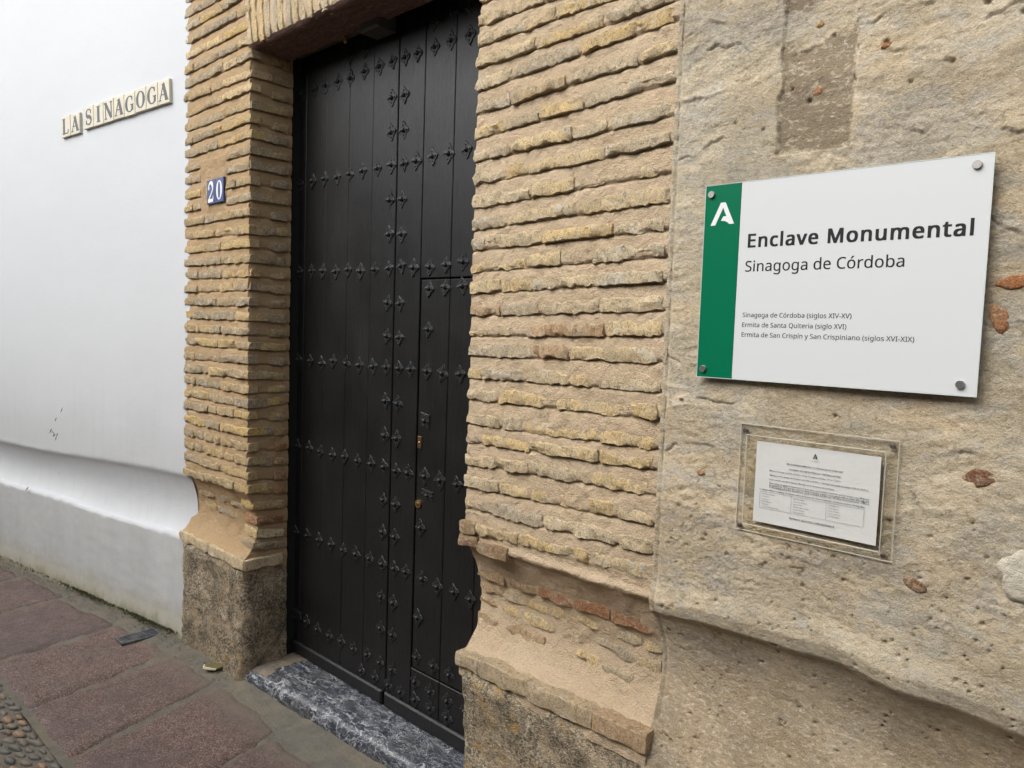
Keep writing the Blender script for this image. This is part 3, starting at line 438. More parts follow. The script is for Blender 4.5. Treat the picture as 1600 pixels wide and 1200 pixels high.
def prof(z, zl, zc, dep, out=.018):
    """cavetto under the ledge: y offset of the wall face at height z"""
    z = np.asarray(z, float); t = np.clip((z - zc) / (zl - zc), 0, 1)
    c = dep * np.sin(np.pi * np.clip(t, 0, 1) ** .85) ** .75 - out * (1 - t) ** 2
    c = np.where(t >= 1, 0, c)
    return c
def prof_L(z): return prof(z, .893, .59, .058)
def prof_R(z): return prof(z, 1.00, .63, .085, .010)

# ------------------------------------------------------------------ bricks
def brick_mesh(L, Ht, Dp, seed, rough=1., step=.02, ripple=1.):
    nx = max(3, int(L / step)); r = min(.0028, Ht*.08)
    sec = [(Dp, Ht), (r*1.6, Ht), (.0005, Ht-r*1.3), (-.001, Ht*.60), (-.0015, Ht*.30), (-.0005, r*.6), (r*.8, 0), (Dp, .0015)]
    xs = np.linspace(0, L, nx+1); ss = np.array(sec)
    X, K = np.meshgrid(xs, np.arange(len(sec)), indexing='ij')
    Yv = ss[K, 0].copy(); Zv = ss[K, 1].copy()
    sd = seed * 3.71
    front = (K > 0) & (K < len(sec)-1)
    Yv = Yv + np.where(front, rough * (.0026*fbm(X+sd, Zv*1.5, sd, 26, 2) + .0026*vn(X*95+sd, Zv*80, sd) + .0024*vn(X*210+sd, Zv*60, sd+2)), 0)
    lowr = .0030*vn(X*24+sd, 0*X, sd+9) + .0032*vn(X*70+sd, 0*X, sd+4) + .0022*vn(X*170+sd, 0*X, sd+5)
    topr = .0028*vn(X*20+sd, 0*X, sd+19) + .0026*vn(X*60+sd, 0*X, sd+14) + .0018*vn(X*150+sd, 0*X, sd+15)
    Zv = Zv + rough * ripple * np.where(K >= 5, lowr, np.where(K <= 2, topr, 0))
    # bites out of the lower and upper arris
    bite = np.clip(vn(X*16+sd, 0*X, sd+33) - .45, 0, 1)
    Yv = Yv + np.where((K >= 4) & front, rough*.016*bite, 0); Zv = Zv + np.where((K >= 5), rough*.012*bite, 0)
    bit2 = np.clip(vn(X*13+sd, 0*X, sd+53) - .4, 0, 1)
    Yv = Yv + np.where((K <= 2) & front, rough*.014*bit2, 0)
    e = np.minimum(X, L - X); end = np.clip(1 - e / .005, 0, 1)
    Yv = Yv + np.where(front, .004*end**2, 0)
    Zv = Ht/2 + (Zv - Ht/2) * (1 - .06*end**2)
    X = X + np.where((X <= 0) | (X >= L), rough*.003*vn(Zv*90, K*.7, sd), 0)
    P = np.stack([X, Yv, Zv], -1); n, m = P.shape[:2]
    V = P.reshape(-1, 3).tolist(); F = []
    for i in range(n-1):
        for j in range(m-1): F.append((i*m+j, i*m+j+1, (i+1)*m+j+1, (i+1)*m+j))
    F.append(tuple(range(m-1, -1, -1))); F.append(tuple((n-1)*m+j for j in range(m)))
    me = mesh_of('brick', V, F); me.set_sharp_from_angle(angle=R(32)); return me
_bs = [0]
def put_brick(parent, L, Ht, Dp, loc, slope=0., jamb=False, mat=BRICK, rough=1., step=.02, pitch=0.):
    _bs[0] += 1
    me = brick_mesh(L, Ht, Dp, _bs[0], rough, step)
    pl = parent.location
    o = link('brick', me, mat, parent, (loc[0]-pl[0], loc[1]-pl[1], loc[2]-pl[2]))
    if jamb:
        o.rotation_euler = (0, 0, R(90)); o.rotation_euler.rotate(Matrix.Rotation(slope, 3, 'X'))
    else: o.rotation_euler = (pitch, -slope, 0)
    return o
def split(L, first=None):
    """random brick lengths that fill L"""
    out = []; x = 0
    if first: out.append(first); x = first
    while x < L - .03:
        l = random.choice((.245, .26, .13, .22, .28, .10, .17)) * random.uniform(.93, 1.07)
        if L - x - l < .055: l = L - x
        out.append(l); x += l
    return out
def course_depth(Z, X, courses, xa, xb, th, shallow, deep):
    """depth of the mortar between courses: flush on the lower brick, undercut below the next one"""
    f = np.clip((X - xa) / (xb - xa), 0, 1)
    D = np.full(Z.shape, shallow, float)
    zs = [np.asarray(a)*(1-f) + np.asarray(b)*f for a, b in courses]
    for k in range(len(courses)-1):
        up, lo = zs[k], zs[k+1] + th
        t = np.clip((Z - lo) / np.maximum(up - lo, .01), 0, 1)
        inside = (Z >= lo - .012) & (Z < up + .005)
        D = np.where(inside, shallow + (deep - shallow) * t + .006*np.clip((t-.78)/.22, 0, 1), D)
    return D

# ================================================================== SETTING
ground = link('ground', mesh_of('ground', [(-60, -60, -.05), (60, -60, -.05), (60, 60, -.05), (-60, 60, -.05)], [(0, 1, 2, 3)], False), JOINT); tag(ground, kind='structure')
paving = empty('pavement', (0, 0, 0), None, None, kind='structure')
# mortar bed of the slabs with a low ramp against the facade
def ramp_z(x, y):
    b = -.018*np.clip((-y-.0)/.9, 0, 1) + .0
    r = .012*np.clip((y+.16)/.16, 0, 1)**1.5
    r2 = .0*np.clip((x+3.5)/1.2, 0, 1)*np.clip((y+.35)/.35, 0, 1)
    return b + r + r2
gx = np.arange(-6.6, 1.6, .018); gy = np.arange(-.80, .12, .018)
GX, GY = np.meshgrid(gx, gy, indexing='ij')
def ylim(x): return .02 + .162*np.minimum(0, x+3.885)
GY2 = GY + .162*np.minimum(0, GX+3.885)*np.clip((GY+.8)/.8, 0, 1)
GZ = ramp_z(GX, GY) + .006*fbm(GX, GY, 0, 9, 4) + .003*fbm(GX, GY, 3, 45, 3) + .0065
bedm = link('mortar_bed', grid_mesh('mortar_bed', np.stack([GX, GY2, GZ], -1)), JOINT, paving)
# slabs
def slab(x0, x1, x0b, x1b, y0, y1, seed):
    n, m = 26, 30
    u = np.linspace(0, 1, n); v = np.linspace(0, 1, m); U, Vv = np.meshgrid(u, v, indexing='ij')
    xa = x0*(1-Vv) + x0b*Vv; xb = x1*(1-Vv) + x1b*Vv
    X = xa + (xb-xa)*U; Yy = y0 + (y1-y0)*Vv
    # ragged far corners
    cr = np.clip((Vv-.8)/.2, 0, 1); cu = np.abs(U-.5)*2
    Yy = Yy - .022*cr*cu**10 + .025*cr*vn(X*14+seed, 0*X, seed)
    ed = np.minimum(np.minimum(U, 1-U), np.minimum(Vv, 1-Vv))
    X = X + .006*vn(Yy*18, U*2, seed) * (ed < .03)
    sh = Yy + .0
    Yy = Yy + .162*np.minimum(0, X+3.885)*np.clip((Yy+.8)/.8, 0, 1)
    Z = ramp_z(X, sh)*.6 + .0125 + .003*fbm(X, Yy, seed, 7, 3) + .0015*fbm(X, Yy, seed, 60, 2)
    rim = (U == 0) | (U == 1) | (Vv == 0) | (Vv == 1)
    Z = np.where(rim, Z-.016, Z); 
    ed1 = np.minimum(np.minimum(U, 1-U)*(n-1), np.minimum(Vv, 1-Vv)*(m-1))
    Z = np.where((ed1 >= .9) & (ed1 < 1.1), Z-.0025, Z)
    X = X + .0
    c = np.array([X.mean(), Yy.mean(), 0]); P = np.stack([X, Yy, Z], -1) - c
    return link('paving_slab', grid_mesh('paving_slab', P), SLAB, paving, tuple(c))
jx = [(-6.55, -6.62), (-5.95, -6.05), (-5.45, -5.50), (-4.89, -4.95), (-4.225, -4.31), (-3.63, -3.73), (-3.10, -3.29), (-2.57, -2.72), (-2.0, -2.1), (-1.4, -1.48), (-.8, -.86), (-.2, -.25), (.4, .38), (1.0, 1.0), (1.6, 1.6)]
for k in range(len(jx)-1):
    (a, ab), (b, bb) = jx[k], jx[k+1]; g = .003
    slab(a+g, b-g, ab+g, bb-g, -.775, [-.12, -.11, -.09, -.13, -.11, -.09, -.08, -.12, -.12][min(k, 8)], k*2.3)
# pebble strip
cob = empty('cobbled_street', (0, 0, 0), None, None, kind='structure')
cx = np.arange(-7, 3, .05); cy = np.arange(-3.45, -.785, .05); CX, CY = np.meshgrid(cx, cy, indexing='ij')
link('cobble_bed', grid_mesh('cobble_bed', np.stack([CX, CY, -.014 + .004*fbm(CX, CY, 0, 12, 3)], -1)), JOINT, cob)
def pebble_mesh(seed):
    V = []; F = []; n, m = 10, 5
    for j in range(m+1):
        t = math.pi/2*j/m
        for i in range(n):
            a = 2*math.pi*i/n; r = math.cos(t)**.8 * (1 + .12*math.sin(a*2+seed) + .07*math.sin(a*3+seed*2))
            V.append((.033*r*math.cos(a), .0145*r*math.sin(a), .014*math.sin(t)*(1+.1*math.sin(seed+a))))
            if j < m: F.append((j*n+i, j*n+(i+1) % n, (j+1)*n+(i+1) % n, (j+1)*n+i))
    return mesh_of('cobblestone', V, F)
PEB = [pebble_mesh(s*1.7) for s in range(7)]
for m_ in PEB: m_.materials.append(PEBBLE)
pts = []
y = -.815
row = 0
while y > -3.4:
    x = -5.4 + (row % 2)*.04
    while x < 1.5:
        pts.append((x+random.uniform(-.008, .008), y+random.uniform(-.005, .005), random.uniform(.75, 1.15), random.uniform(-.25, .25)))
        x += random.uniform(.066, .088)
    y -= .037; row += 1
pts.sort(key=lambda p: (p[0]+3.7)**2 + ((p[1]+.8)*2.2)**2)
for k, (x, y, s, a) in enumerate(pts[:280]):
    o = link('cobblestone', PEB[k % 7], PEBBLE, cob, (x, y, -.013), (random.uniform(-.15, .15), random.uniform(-.12, .12), a + .25)); o.scale = (s, s*random.uniform(.85, 1.15), s)
mb = MB()
for k, (x, y, s, a) in enumerate(pts[280:]):
    me = PEB[k % 7]; M = Matrix.Translation((x, y, -.013)) @ Matrix.Rotation(a+.25, 4, 'Z') @ Matrix.Scale(s, 4)
    mb.add([M @ v.co for v in me.vertices], [tuple(p.vertices) for p in me.polygons])
tag(mb.build('cobblestones', PEBBLE, cob, True), kind='stuff')

# solid block added behind the facade, unseen, keeps daylight out of the joints
core = MB(); core.box(-3.9, 3.2, .42, 3, -.04, 5.2); core.box(-1.74, 3.2, .2, .419, -.04, 5.2); core.box(-3.86, -3.22, .215, .36, -.04, 5.2); core.box(-3.86, -1.7, .2, .419, 3.05, 5.2)
tag(core.build('daylight_block', DARKGAP), kind='structure')

# ================================================================== WHITE WALL
DIR = Vector((-1, -.162, 0)).normalized(); NRM = Vector((DIR.y, -DIR.x, 0)); NRM = -NRM if NRM.y > 0 else NRM   # outward normal (to the street)
P0 = Vector((-3.885, .0, 0))
ww = empty('white_wall', P0, 'long white limewashed wall left of the brick doorway, grey lower band under a moulded ledge', 'wall')
s = np.concatenate([np.arange(-.06, 2.4, .02), np.arange(2.4, 9, .12)]); zz = np.concatenate([np.arange(-.04, 1.1, .0125), np.arange(1.1, 3.9, .03), np.arange(3.9, 6, .15)])
S, Z = np.meshgrid(s, zz, indexing='ij')
def ledge_W(S): return .883 - .027*S + .006*np.sin(S*3) 
zl = ledge_W(S)
off = np.where(Z < zl, prof(Z, zl, .555 + .006*np.sin(S*5+1) + .004*vn(S*14, 0*S, 3), .046, .003), 0)
off = off + np.where(Z < .553 + .006*np.sin(S*5+1) + .004*vn(S*14, 0*S, 3), -.004, 0)
off = off + .004*fbm(S, Z, 2, 1.1, 2) + .0005*fbm(S, Z, 5, 14, 3) + .0008*fbm(S, Z, 7, 30, 2)*(Z < .56)
off = off - .01*np.clip((.12-Z)/.12, 0, 1)
fl = .0 * S
X = DIR.x*S - NRM.x*(off); Yy = DIR.y*S - NRM.y*(off)
wo_ = link('wall_face', grid_mesh('wall_face', np.stack([X, Yy, Z], -1), True), WHITE, ww)
mk = MB()
for (ss, z, l, a) in [(1.281, 1.112, .03, .9), (1.355, 1.05, .022, .8), (1.422, .971, .025, .8), (1.39, .962, .02, -.7), (1.382, .947, .024, .6), (1.357, .929, .02, 1), (1.34, .955, .018, 1.0), (1.411, .705, .026, .9), (1.715, .563, .03, .7), (1.42, .43, .03, .9), (1.46, .39, .03, .9), (1.72, .25, .05, 1.4), (2.043, .11, .03, 1.5), (1.77, .19, .04, 1.3), (1.6, .17, .05, 1.5)]:
    c = Vector((0, 0, z)) + DIR*ss + NRM*(.004 if z > ledge_W(ss) else .002 if z < .56 else -.045)
    if .56 < z < .85: c = Vector((0, 0, z)) + DIR*ss - NRM*(float(prof(z, ledge_W(ss), .575, .052, .014))-.006)
    u = (DIR*math.cos(a)*-1 + Vector((0, 0, 1))*math.sin(a)); w = u.cross(NRM)
    V = []; 
    for d in (0, .004):
        V += [c + u*l*.8 - NRM*d, c + w*.0034 - NRM*d, c - u*l*.8 - NRM*d, c - w*.0034 - NRM*d]
    mk.add(V, [(0, 1, 2, 3), (0, 4, 5, 1), (1, 5, 6, 2), (2, 6, 7, 3), (3, 7, 4, 0)])
o = mk.build('scuff_marks', m_plain('scuff', (.10, .10, .10), .8), ww); tag(o, kind='stuff')
# moss and weeds at the foot of the white wall
ms = MB(); rr = random.Random(3)
for k in range(1150):
    ss = rr.choice([rr.uniform(0, 2.4), rr.gauss(.95, .12), rr.gauss(.28, .14), rr.uniform(0, 1.2)])
    if ss < 0.02: continue
    p = P0 + DIR*ss + NRM*(.012 + abs(rr.gauss(0, .016))); h = rr.uniform(.004, .016); r = rr.uniform(.002, .005); a = rr.uniform(0, 6.3)
    zb = .038; dx, dy = rr.uniform(-.006, .006), rr.uniform(-.006, .006)
    ms.add([(p.x+r*math.cos(a), p.y+r*math.sin(a), zb), (p.x-r*math.cos(a), p.y-r*math.sin(a), zb), (p.x+dx, p.y+dy, zb+h), (p.x+r*math.sin(a), p.y-r*math.cos(a), zb)], [(0, 1, 2), (1, 3, 2), (3, 0, 2)])
o = ms.build('moss', MOSS); tag(o, 'thin green moss growing along the foot of the white wall', 'moss', kind='stuff')

# ================================================================== BRICK PIERS
def mortar_face(name, parent, xs, zs, yfun, mat, flip=False):
    Xg, Zg = np.meshgrid(xs, zs, indexing='ij'); Yg = yfun(Xg, Zg); pl = parent.location
    return link(name, grid_mesh(name, np.stack([Xg-pl[0], Yg-pl[1], Zg-pl[2]], -1), flip), mat, parent)
TH = .0375
rp = empty('brick_pier', (-1.39, 0, 0), 'pale yellow brick pier right of the black door, on a grey speckled stone block', 'brick pier')
def y_rp(X, Z):
    zl_ = 1.00 - .03*np.clip((X+1.75)/.72, 0, 1)*0
    d = course_depth(Z, X, RC, XR0, XR1, TH, .003, .006)
    d = np.where(Z < 1.05, .006, d)
    base = np.where(Z < 1.0, prof_R(Z), 0)
    n = .0035*fbm(X, Z, 1, 26, 4) + .0012*fbm(X, Z, 4, 110, 2)
    n = n + np.where(Z < 1.0, .004*fbm(X, Z, 8, 14, 3), 0)
    lip = -.010*np.clip(1-np.abs(Z-1.012)/.016, 0, 1)*(1-.4*vn(X*30, 0*X, 2))
    return base + d + n + lip
mortar_face('mortar_joint', rp, np.arange(XR0+.003, XR1+.006, .0045), np.arange(.56, 3.35, .0045), y_rp, MORTAR)
# left side of the right pier (reveal)
def reveal(parent, x, y1, zs, yfront, mat, sgn):
    ys = np.linspace(0, 1, 14); Yg, Zg = np.meshgrid(ys, zs, indexing='ij')
    yf = yfront(np.full_like(Zg, x), Zg); Yy = yf + (y1 - yf) * Yg
    Xg = x + sgn*(.003*fbm(Yy, Zg, 6, 24, 3)) + 0*Yy
    pl = parent.location
    return link('mortar_joint', grid_mesh('mortar_joint', np.stack([Xg-pl[0], Yy-pl[1], Zg-pl[2]], -1), sgn > 0), mat, parent)
reveal(rp, XR0+.003, .2, np.arange(.56, 3.35, .01), y_rp, MORTAR, 1)
n_r = len(RC)
for k, (za, zb) in enumerate(RC):
    ls = split(XR1-XR0-.004, random.choice((.14, .28, .25, .07, .16)))
    x = XR0 - .004
    for i, L in enumerate(ls):
        f = (x-XR0)/(XR1-XR0); z = za + (zb-za)*f
        if i == len(ls)-1: L = XR1 - x - random.uniform(0, .012)
        if L < .03: break
        m = BRICK
        if (k == n_r-9 and i == 1) or random.random() < .012: m = BRICK_T
        y = random.gauss(-.001, .0022)
        if random.random() < .12 and i: y += .004
        h = TH * random.uniform(.84, 1.08)
        Dp = .19 if i == 0 else .05
        put_brick(rp, L - random.uniform(.005, .015), h, Dp, (x, y, z + random.uniform(-.002, .002)), math.atan2(zb-za, XR1-XR0) + random.gauss(0, .006), mat=m, rough=1.15, step=.0095)
        x += L
# ledge bricks: two darker ones at the left of the lowest course
RED = m_brick('brown_brick', [(0, (.33, .20, .105)), (1, (.38, .26, .14))], .3)
for (x, L, z) in ((-1.768, .085, 1.002), (-1.68, .13, .992), (-1.762, .07, 1.046)):
    put_brick(rp, L, .040, .19 if x < -1.75 else .06, (x, -.012, z-.012), .04, mat=RED, rough=.8)
# bricks in the hollow
rr = random.Random(11)
for (za, zb, mats) in ((.875, .885, 'nnrrrb'), (.822, .832, 'nbnnnb'), (.765, .778, 'nbbnbb'), (.715, .722, 'nnbbbn')):
    x = XR0-.002
    k = 0
    while x < XR1-.05:
        L = rr.uniform(.09, .19); L = min(L, XR1-.005-x); z = za + (zb-za)*(x-XR0)/.72
        c = mats[min(k, 5)]
        yy = float(prof_R(z+.02)) + (.001 if c != 'n' else .005)
        if not (za < .72 and rr.random() < .5):
            put_brick(rp, L-.012, .036, .12 if k == 0 else .05, (x, yy, z), .015 + rr.gauss(0, .02), mat=BRICK_R if c == 'r' else (BRICK_T if c == 'n' and k < 2 else BRICK), rough=1.1)
        x += L; k += 1
CAP = m_brick('worn_cap_brick', [(0, (.58, .44, .27)), (1, (.66, .51, .31))], .45)
# rounded cap course on the stone
x = XR0 - .004
for L, m in ((.10, CAP), (.21, CAP), (.25, CAP), (.175, BRICK_T)):
    put_brick(rp, L-.001, .054, .12, (x, -.018+.02*(x < -1.7)*0, .590 + (x-XR0)*.012), .01, mat=m, rough=1.1); x += L
def stone(parent, x0, x1, y0, y1, z0, z1, seed, bx=0):
    n = 44; pl = parent.location; mb_ = []
    zs = np.linspace(0, 1, n)
    # wrap: right face (x1) if wanted, front, left face
    path = [(x0, y1), (x0, y0), (x1, y0), (x1, y1)]
    pts_ = []
    for (a, b, k) in ((path[0], path[1], 12), (path[1], path[2], 40), (path[2], path[3], 14)):
        for i in range(k): t = i/k; pts_.append((a[0]+(b[0]-a[0])*t, a[1]+(b[1]-a[1])*t))
    pts_.append(path[3]); A = np.array(pts_)
    U, Zz = np.meshgrid(np.arange(len(A)), zs, indexing='ij')
    X = A[U, 0]; Yq = A[U, 1]; Zq = z0 + (z1-z0)*Zz
    cxm, cym = (x0+x1)/2, (y0+y1)/2
    # rounded corners and weathered relief
    rx = np.minimum(X-x0, x1-X); ry = Yq - y0
    cor = np.clip(1-rx/.04, 0, 1)*np.clip(1-ry/.04, 0, 1)
    X = X + np.where(X > cxm, -1, 1)*.014*cor; Yq = Yq + .014*cor
    nz = .012*fbm(X, Zq, Yq+seed, 7, 4) + .005*fbm(X, Zq, Yq+seed, 40, 3)
    fr = (ry < .03); X = X + np.where(~fr, np.where(X > cxm, 1, -1)*nz, 0); Yq = Yq - np.where(fr, nz, 0)
    top = np.clip((Zz-.96)/.04, 0, 1); Yq = Yq + top*.02*fr; X = X - top*.012*np.where(X > cxm, 1, -1)
    P = np.stack([X-pl[0], Yq-pl[1], Zq-pl[2]], -1)
    me = grid_mesh('base_stone', P, True)
    # lid
    o = link('base_stone', me, STONE, parent)
    return o
stone(rp, -1.742, -1.0, -.012, .2, -.03, .592, 3.1)

lp = empty('brick_pier', (-3.545, 0, 0), 'ochre brick pier between the white wall and the black door, carrying the blue house number', 'brick pier')
def y_lp(X, Z):
    d = course_depth(Z, X, LC, XL0, XL1, TH, .003, .006); d = np.where(Z < .9, .005, d)
    base = np.where(Z < .895, prof_L(Z), 0)
    patch = (X > -3.70) & (X < -3.43) & (Z > 2.215) & (Z < 2.465)
    d = np.where(patch, .001 + .002*np.clip((2.45-Z)/.25, 0, 1), d)
    return base + d + .0035*fbm(X, Z, 21, 24, 4) + .001*fbm(X, Z, 24, 100, 2)
mortar_face('mortar_joint', lp, np.arange(XL0, XL1-.002, .007), np.arange(.56, 3.4, .006), y_lp, MORTAR_W)
# reveal face of the left pier
ys = np.linspace(0, 1, 34); zs = np.arange(.50, LINTEL_Z+.02, .006); Yn, Zn = np.meshgrid(ys, zs, indexing='ij')
yf = y_lp(np.full_like(Zn, XL1-.004), Zn); Yy = yf + (JD+.02-yf)*Yn
dj = course_depth(Zn, Yy, JC, 0, JD, TH, .003, .006)
Xn = XL1 - dj + .0035*fbm(Yy, Zn, 31, 24, 4)
link('mortar_joint', grid_mesh('mortar_joint', np.stack([Xn+3.545, Yy, Zn], -1), True), MORTAR_W, lp)
for k, (za, zb) in enumerate(LC):
    W = XL1-XL0; last = random.choice((.13, .27)) ; ls = split(W-last)
    ls = ls + [last]
    x = XL0 + .002
    for i, L in enumerate(ls):
        if i == len(ls)-1: L = XL1 + .006 - x
        f = (x-XL0)/W; z = za + (zb-za)*f
        a, b = x, x+L
        if 2.20 < z < 2.45 and not (b < -3.695 or a > -3.435):
            if a < -3.71: put_brick(lp, -3.70-a, TH, .04, (a, -.001, z), mat=BRICK_L)
            if b > -3.43: put_brick(lp, b+3.435, TH, .19 if i == len(ls)-1 else .04, (-3.435, -.001, z), mat=BRICK_L)
            x += L; continue
        last_one = i == len(ls)-1 and z < LINTEL_Z-.03
        yy = random.gauss(-.002, .0025)
        m = BRICK_L
        if z > 2.65 and random.random() < .35: m = BRICK
        put_brick(lp, L - (0 if last_one else random.uniform(.004, .012)), TH*random.uniform(.92, 1.08), (.05 if k % 2 else .10) if last_one else .045, (x, yy, z), math.atan2(zb-za, W)+random.gauss(0, .006), mat=m, step=.012)
        x += L
for k, (za, zb) in enumerate(JC[:-5]):
    y0 = .055 if k % 2 else .105
    segs = [(y0, JD)] if y0 > .1 or random.random() < .5 else [(y0, y0+.075), (y0+.08, JD)]
    for (a, b) in segs:
        z = za + (zb-za)*a/JD
        m = BRICK_L
        if za < 1.14 and b == JD and za > .88:
            put_brick(lp, JD-.135+.004, TH*.95, .05, (XL1+.007, .135, za+(zb-za)*.75), 0, True, BRICK_R, .7); b = .13
            if b - a < .03: continue
        put_brick(lp, b-a-.003, TH*random.uniform(.92, 1.05), .05, (XL1+random.gauss(.005, .002), a, z), math.atan2(zb-za, JD), True, m)
# the five lowest courses of the reveal, starting behind the hollow
for (za, zb), m in zip(JC[-5:-1], (BRICK_L, BRICK_R, BRICK, BRICK_L)):
    y0 = float(prof_L(max(za, .6)+.02)) + .004
    put_brick(lp, JD-y0-.005, TH, .05, (XL1+.006, y0, za), math.atan2(zb-za, JD), True, m)
    put_brick(lp, .12, TH, .05, (XL1-.118, y0-.006, za), 0, mat=m if m is not BRICK_R else BRICK_R)
for (za, zb, ln) in ((.80, .812, .5), (.735, .748, .46)):
    x = XL1-.12-ln+.03
    while x < XL1-.14:
        L = random.uniform(.12, .2); yy = float(prof_L(za+.02))
        put_brick(lp, min(L, XL1-.125-x)-.01, .034, .05, (x, yy+.002, za + (x+3.7)*.02), .02, mat=BRICK_L); x += L
x = XL0-.012
for L in (.19, .14, .18, .19):
    put_brick(lp, L-.005, .048, .12, (x, -.020, .548), 0, mat=BRICK, rough=1.0); x += L
put_brick(lp, JD-.0, .050, .1, (XL1+.014, -.01, .546), 0, True, BRICK, .9)
stone(lp, XL0-.004, XL1+.004, -.02, .21, -.03, .552, 8.7)

# ================================================================== LINTEL OF UPRIGHT BRICKS
lt = empty('brick_lintel', (-2.48, 0, LINTEL_Z), 'lintel of upright pale bricks over the black door, with a rough brown beam beneath', 'lintel')
xs = np.arange(XL1-.03, XR0+.03, .006); zs = np.arange(LINTEL_Z+.004, 3.35, .008)
mortar_face('mortar_joint', lt, xs, zs, lambda X, Z: .0035 + .002*fbm(X, Z, 41, 26, 3) + .012*np.clip((LINTEL_Z+.03-Z)/.03, 0, 1), MORTAR)
x = XL1 - .028; k = 0
while x < XR0 + .01:
    h = random.uniform(.30, .34); w = random.uniform(.036, .044)
    lean = -.16*(1-(x-XL1)/(XR0-XL1)*2) * .9
    _bs[0] += 1
    me = brick_mesh(h, w, .06, _bs[0], 1.0, .022)
    o = link('brick', me, BRICK, lt, (x+w+2.48 - .0, random.gauss(-.002, .002), random.uniform(.0, .012)), (0, R(-90) + lean, 0))
    x += w + random.uniform(.010, .018); k += 1
# brown beam seen from below
def soffit():
    xs_ = np.arange(XL1-.02, XR0+.02, .012); ys_ = np.arange(-.002, .205, .01)
    Xg, Yg = np.meshgrid(xs_, ys_, indexing='ij'); Zg = LINTEL_Z - .007 + .005*fbm(Xg*.5, Yg*2, 3, 22, 4) + .003*fbm(Xg, Yg, 3, 60, 2) + .012*np.clip((.012-Yg)/.014, 0, 1) - .008*np.clip((Xg+3.16)/-.06, 0, 1)
    return link('timber_beam', grid_mesh('timber_beam', np.stack([Xg+2.48, Yg, Zg-LINTEL_Z], -1), True), SOFFIT, lt)
soffit()
WALLTOP = MB()
up = empty('upper_wall', (-2.4, 0, 3.35), 'sandy rendered wall continuing above the brick doorway', 'wall')
Xg, Zg = np.meshgrid(np.arange(-3.89, 2.5, .06), np.arange(3.33, 5.2, .06), indexing='ij')
link('wall_face', grid_mesh('wall_face', np.stack([Xg+2.4, .004+.004*fbm(Xg, Zg, 3, 3, 3), Zg-3.35], -1)), PLASTER, up)

# ================================================================== RIGHT PLASTER WALL
pw = empty('plastered_wall', (-.3, 0, 0), 'rough beige lime plaster wall right of the brick pier, with a projecting foot and both notices', 'wall')
xs = np.concatenate([np.arange(XR1-.004, .0, .0034), np.arange(0, 2.5, .02)])
zs = np.concatenate([np.arange(-.04, .45, .02), np.arange(.45, 2.62, .0034), np.arange(2.62, 3.36, .02)])
Xg, Zg = np.meshgrid(xs, zs, indexing='ij')
# foot of the wall
zl = .985 + .012*np.sin(Xg*7) + .010*vn(Xg*9, 0*Xg, 3)
t = np.clip((Zg-.50)/(zl-.50), 0, 1)
foot = .074*np.sin(np.pi*t**1.5)**.9 - .030*(1-t)**1.4
sw = .028 + .060*np.clip((Xg+1.0)/.7, 0, 1)
soft = np.clip((zl+sw*.5-Zg)/sw, 0, 1); soft = soft*soft*(3-2*soft)
Yg = foot*soft - .012*np.clip(1-np.abs(Zg-zl-.03)/.05, 0, 1)
# undulation, rubble stones pushing through, plaster sheets and drag marks
tilt = Zg - .22*Xg*0
calm = np.clip(.55 + .75*fbm(Xg, Zg*1.3, 300, 3.2, 3), .18, 1)
wx = Xg + .03*fbm(Xg, Zg, 50, 6, 2); wz = Zg + .02*fbm(Xg, Zg, 60, 6, 2)
up_ = np.clip((Zg-1.0)/.2, .35, 1)
def cells(X, Z, sx, sz, seed):
    """distance to nearest / second nearest jittered cell centre"""
    u, v = X/sx, Z/sz; iu, iv = np.floor(u), np.floor(v); d1 = np.full(X.shape, 9.); d2 = d1.copy(); idv = d1.copy()
    for a in (-1, 0, 1):
        for b in (-1, 0, 1):
            cu, cv = iu+a, iv+b; hx, hy, hz = _h(cu, cv, 0*cu+seed), _h(cu, cv, 0*cu+seed+7), _h(cu, cv, 0*cu+seed+13)
            d = np.hypot(u-cu-hx, v-cv-hy); nw = d < d1
            d2 = np.where(nw, d1, np.minimum(d2, d)); idv = np.where(nw, hz, idv); d1 = np.where(nw, d, d1)
    return d1, d2, idv
d1, d2, idv = cells(wx, wz, .17, .085, 5)
edge = np.clip((d2-d1)/.35, 0, 1); edge = edge*edge*(3-2*edge)
Yg = Yg - up_*(.0022*edge*(.2+.8*idv) - .001)
e1, e2, ide = cells(wx+3, wz+1, .06, .022, 9)
Yg = Yg - up_*.0018*np.clip((e2-e1)/.5, 0, 1)*(ide > .55)
Yg = Yg + .0040*fbm(Xg, Zg, 70, 2.5, 2) + calm*(.0008*fbm(Xg, Zg*1.3, 71, 28, 4) + .0013*fbm(Xg, Zg, 72, 120, 2))
# ridged torn edges
rd = np.abs(fbm(Xg*.8, Zg*1.8, 80, 7, 3)); Yg = Yg + .0028*np.clip(1-rd/.014, 0, 1)*up_*np.clip(vn(Xg*5, Zg*5, 8)+.4, 0, 1)
rd = np.abs(fbm(Xg*.7+Zg*.2, Zg*2.0, 90, 13, 3)); Yg = Yg + .0022*np.clip(1-rd/.016, 0, 1)*(.4+.6*up_)*np.clip(vn(Xg*6, Zg*6, 18)+.3, 0, 1)
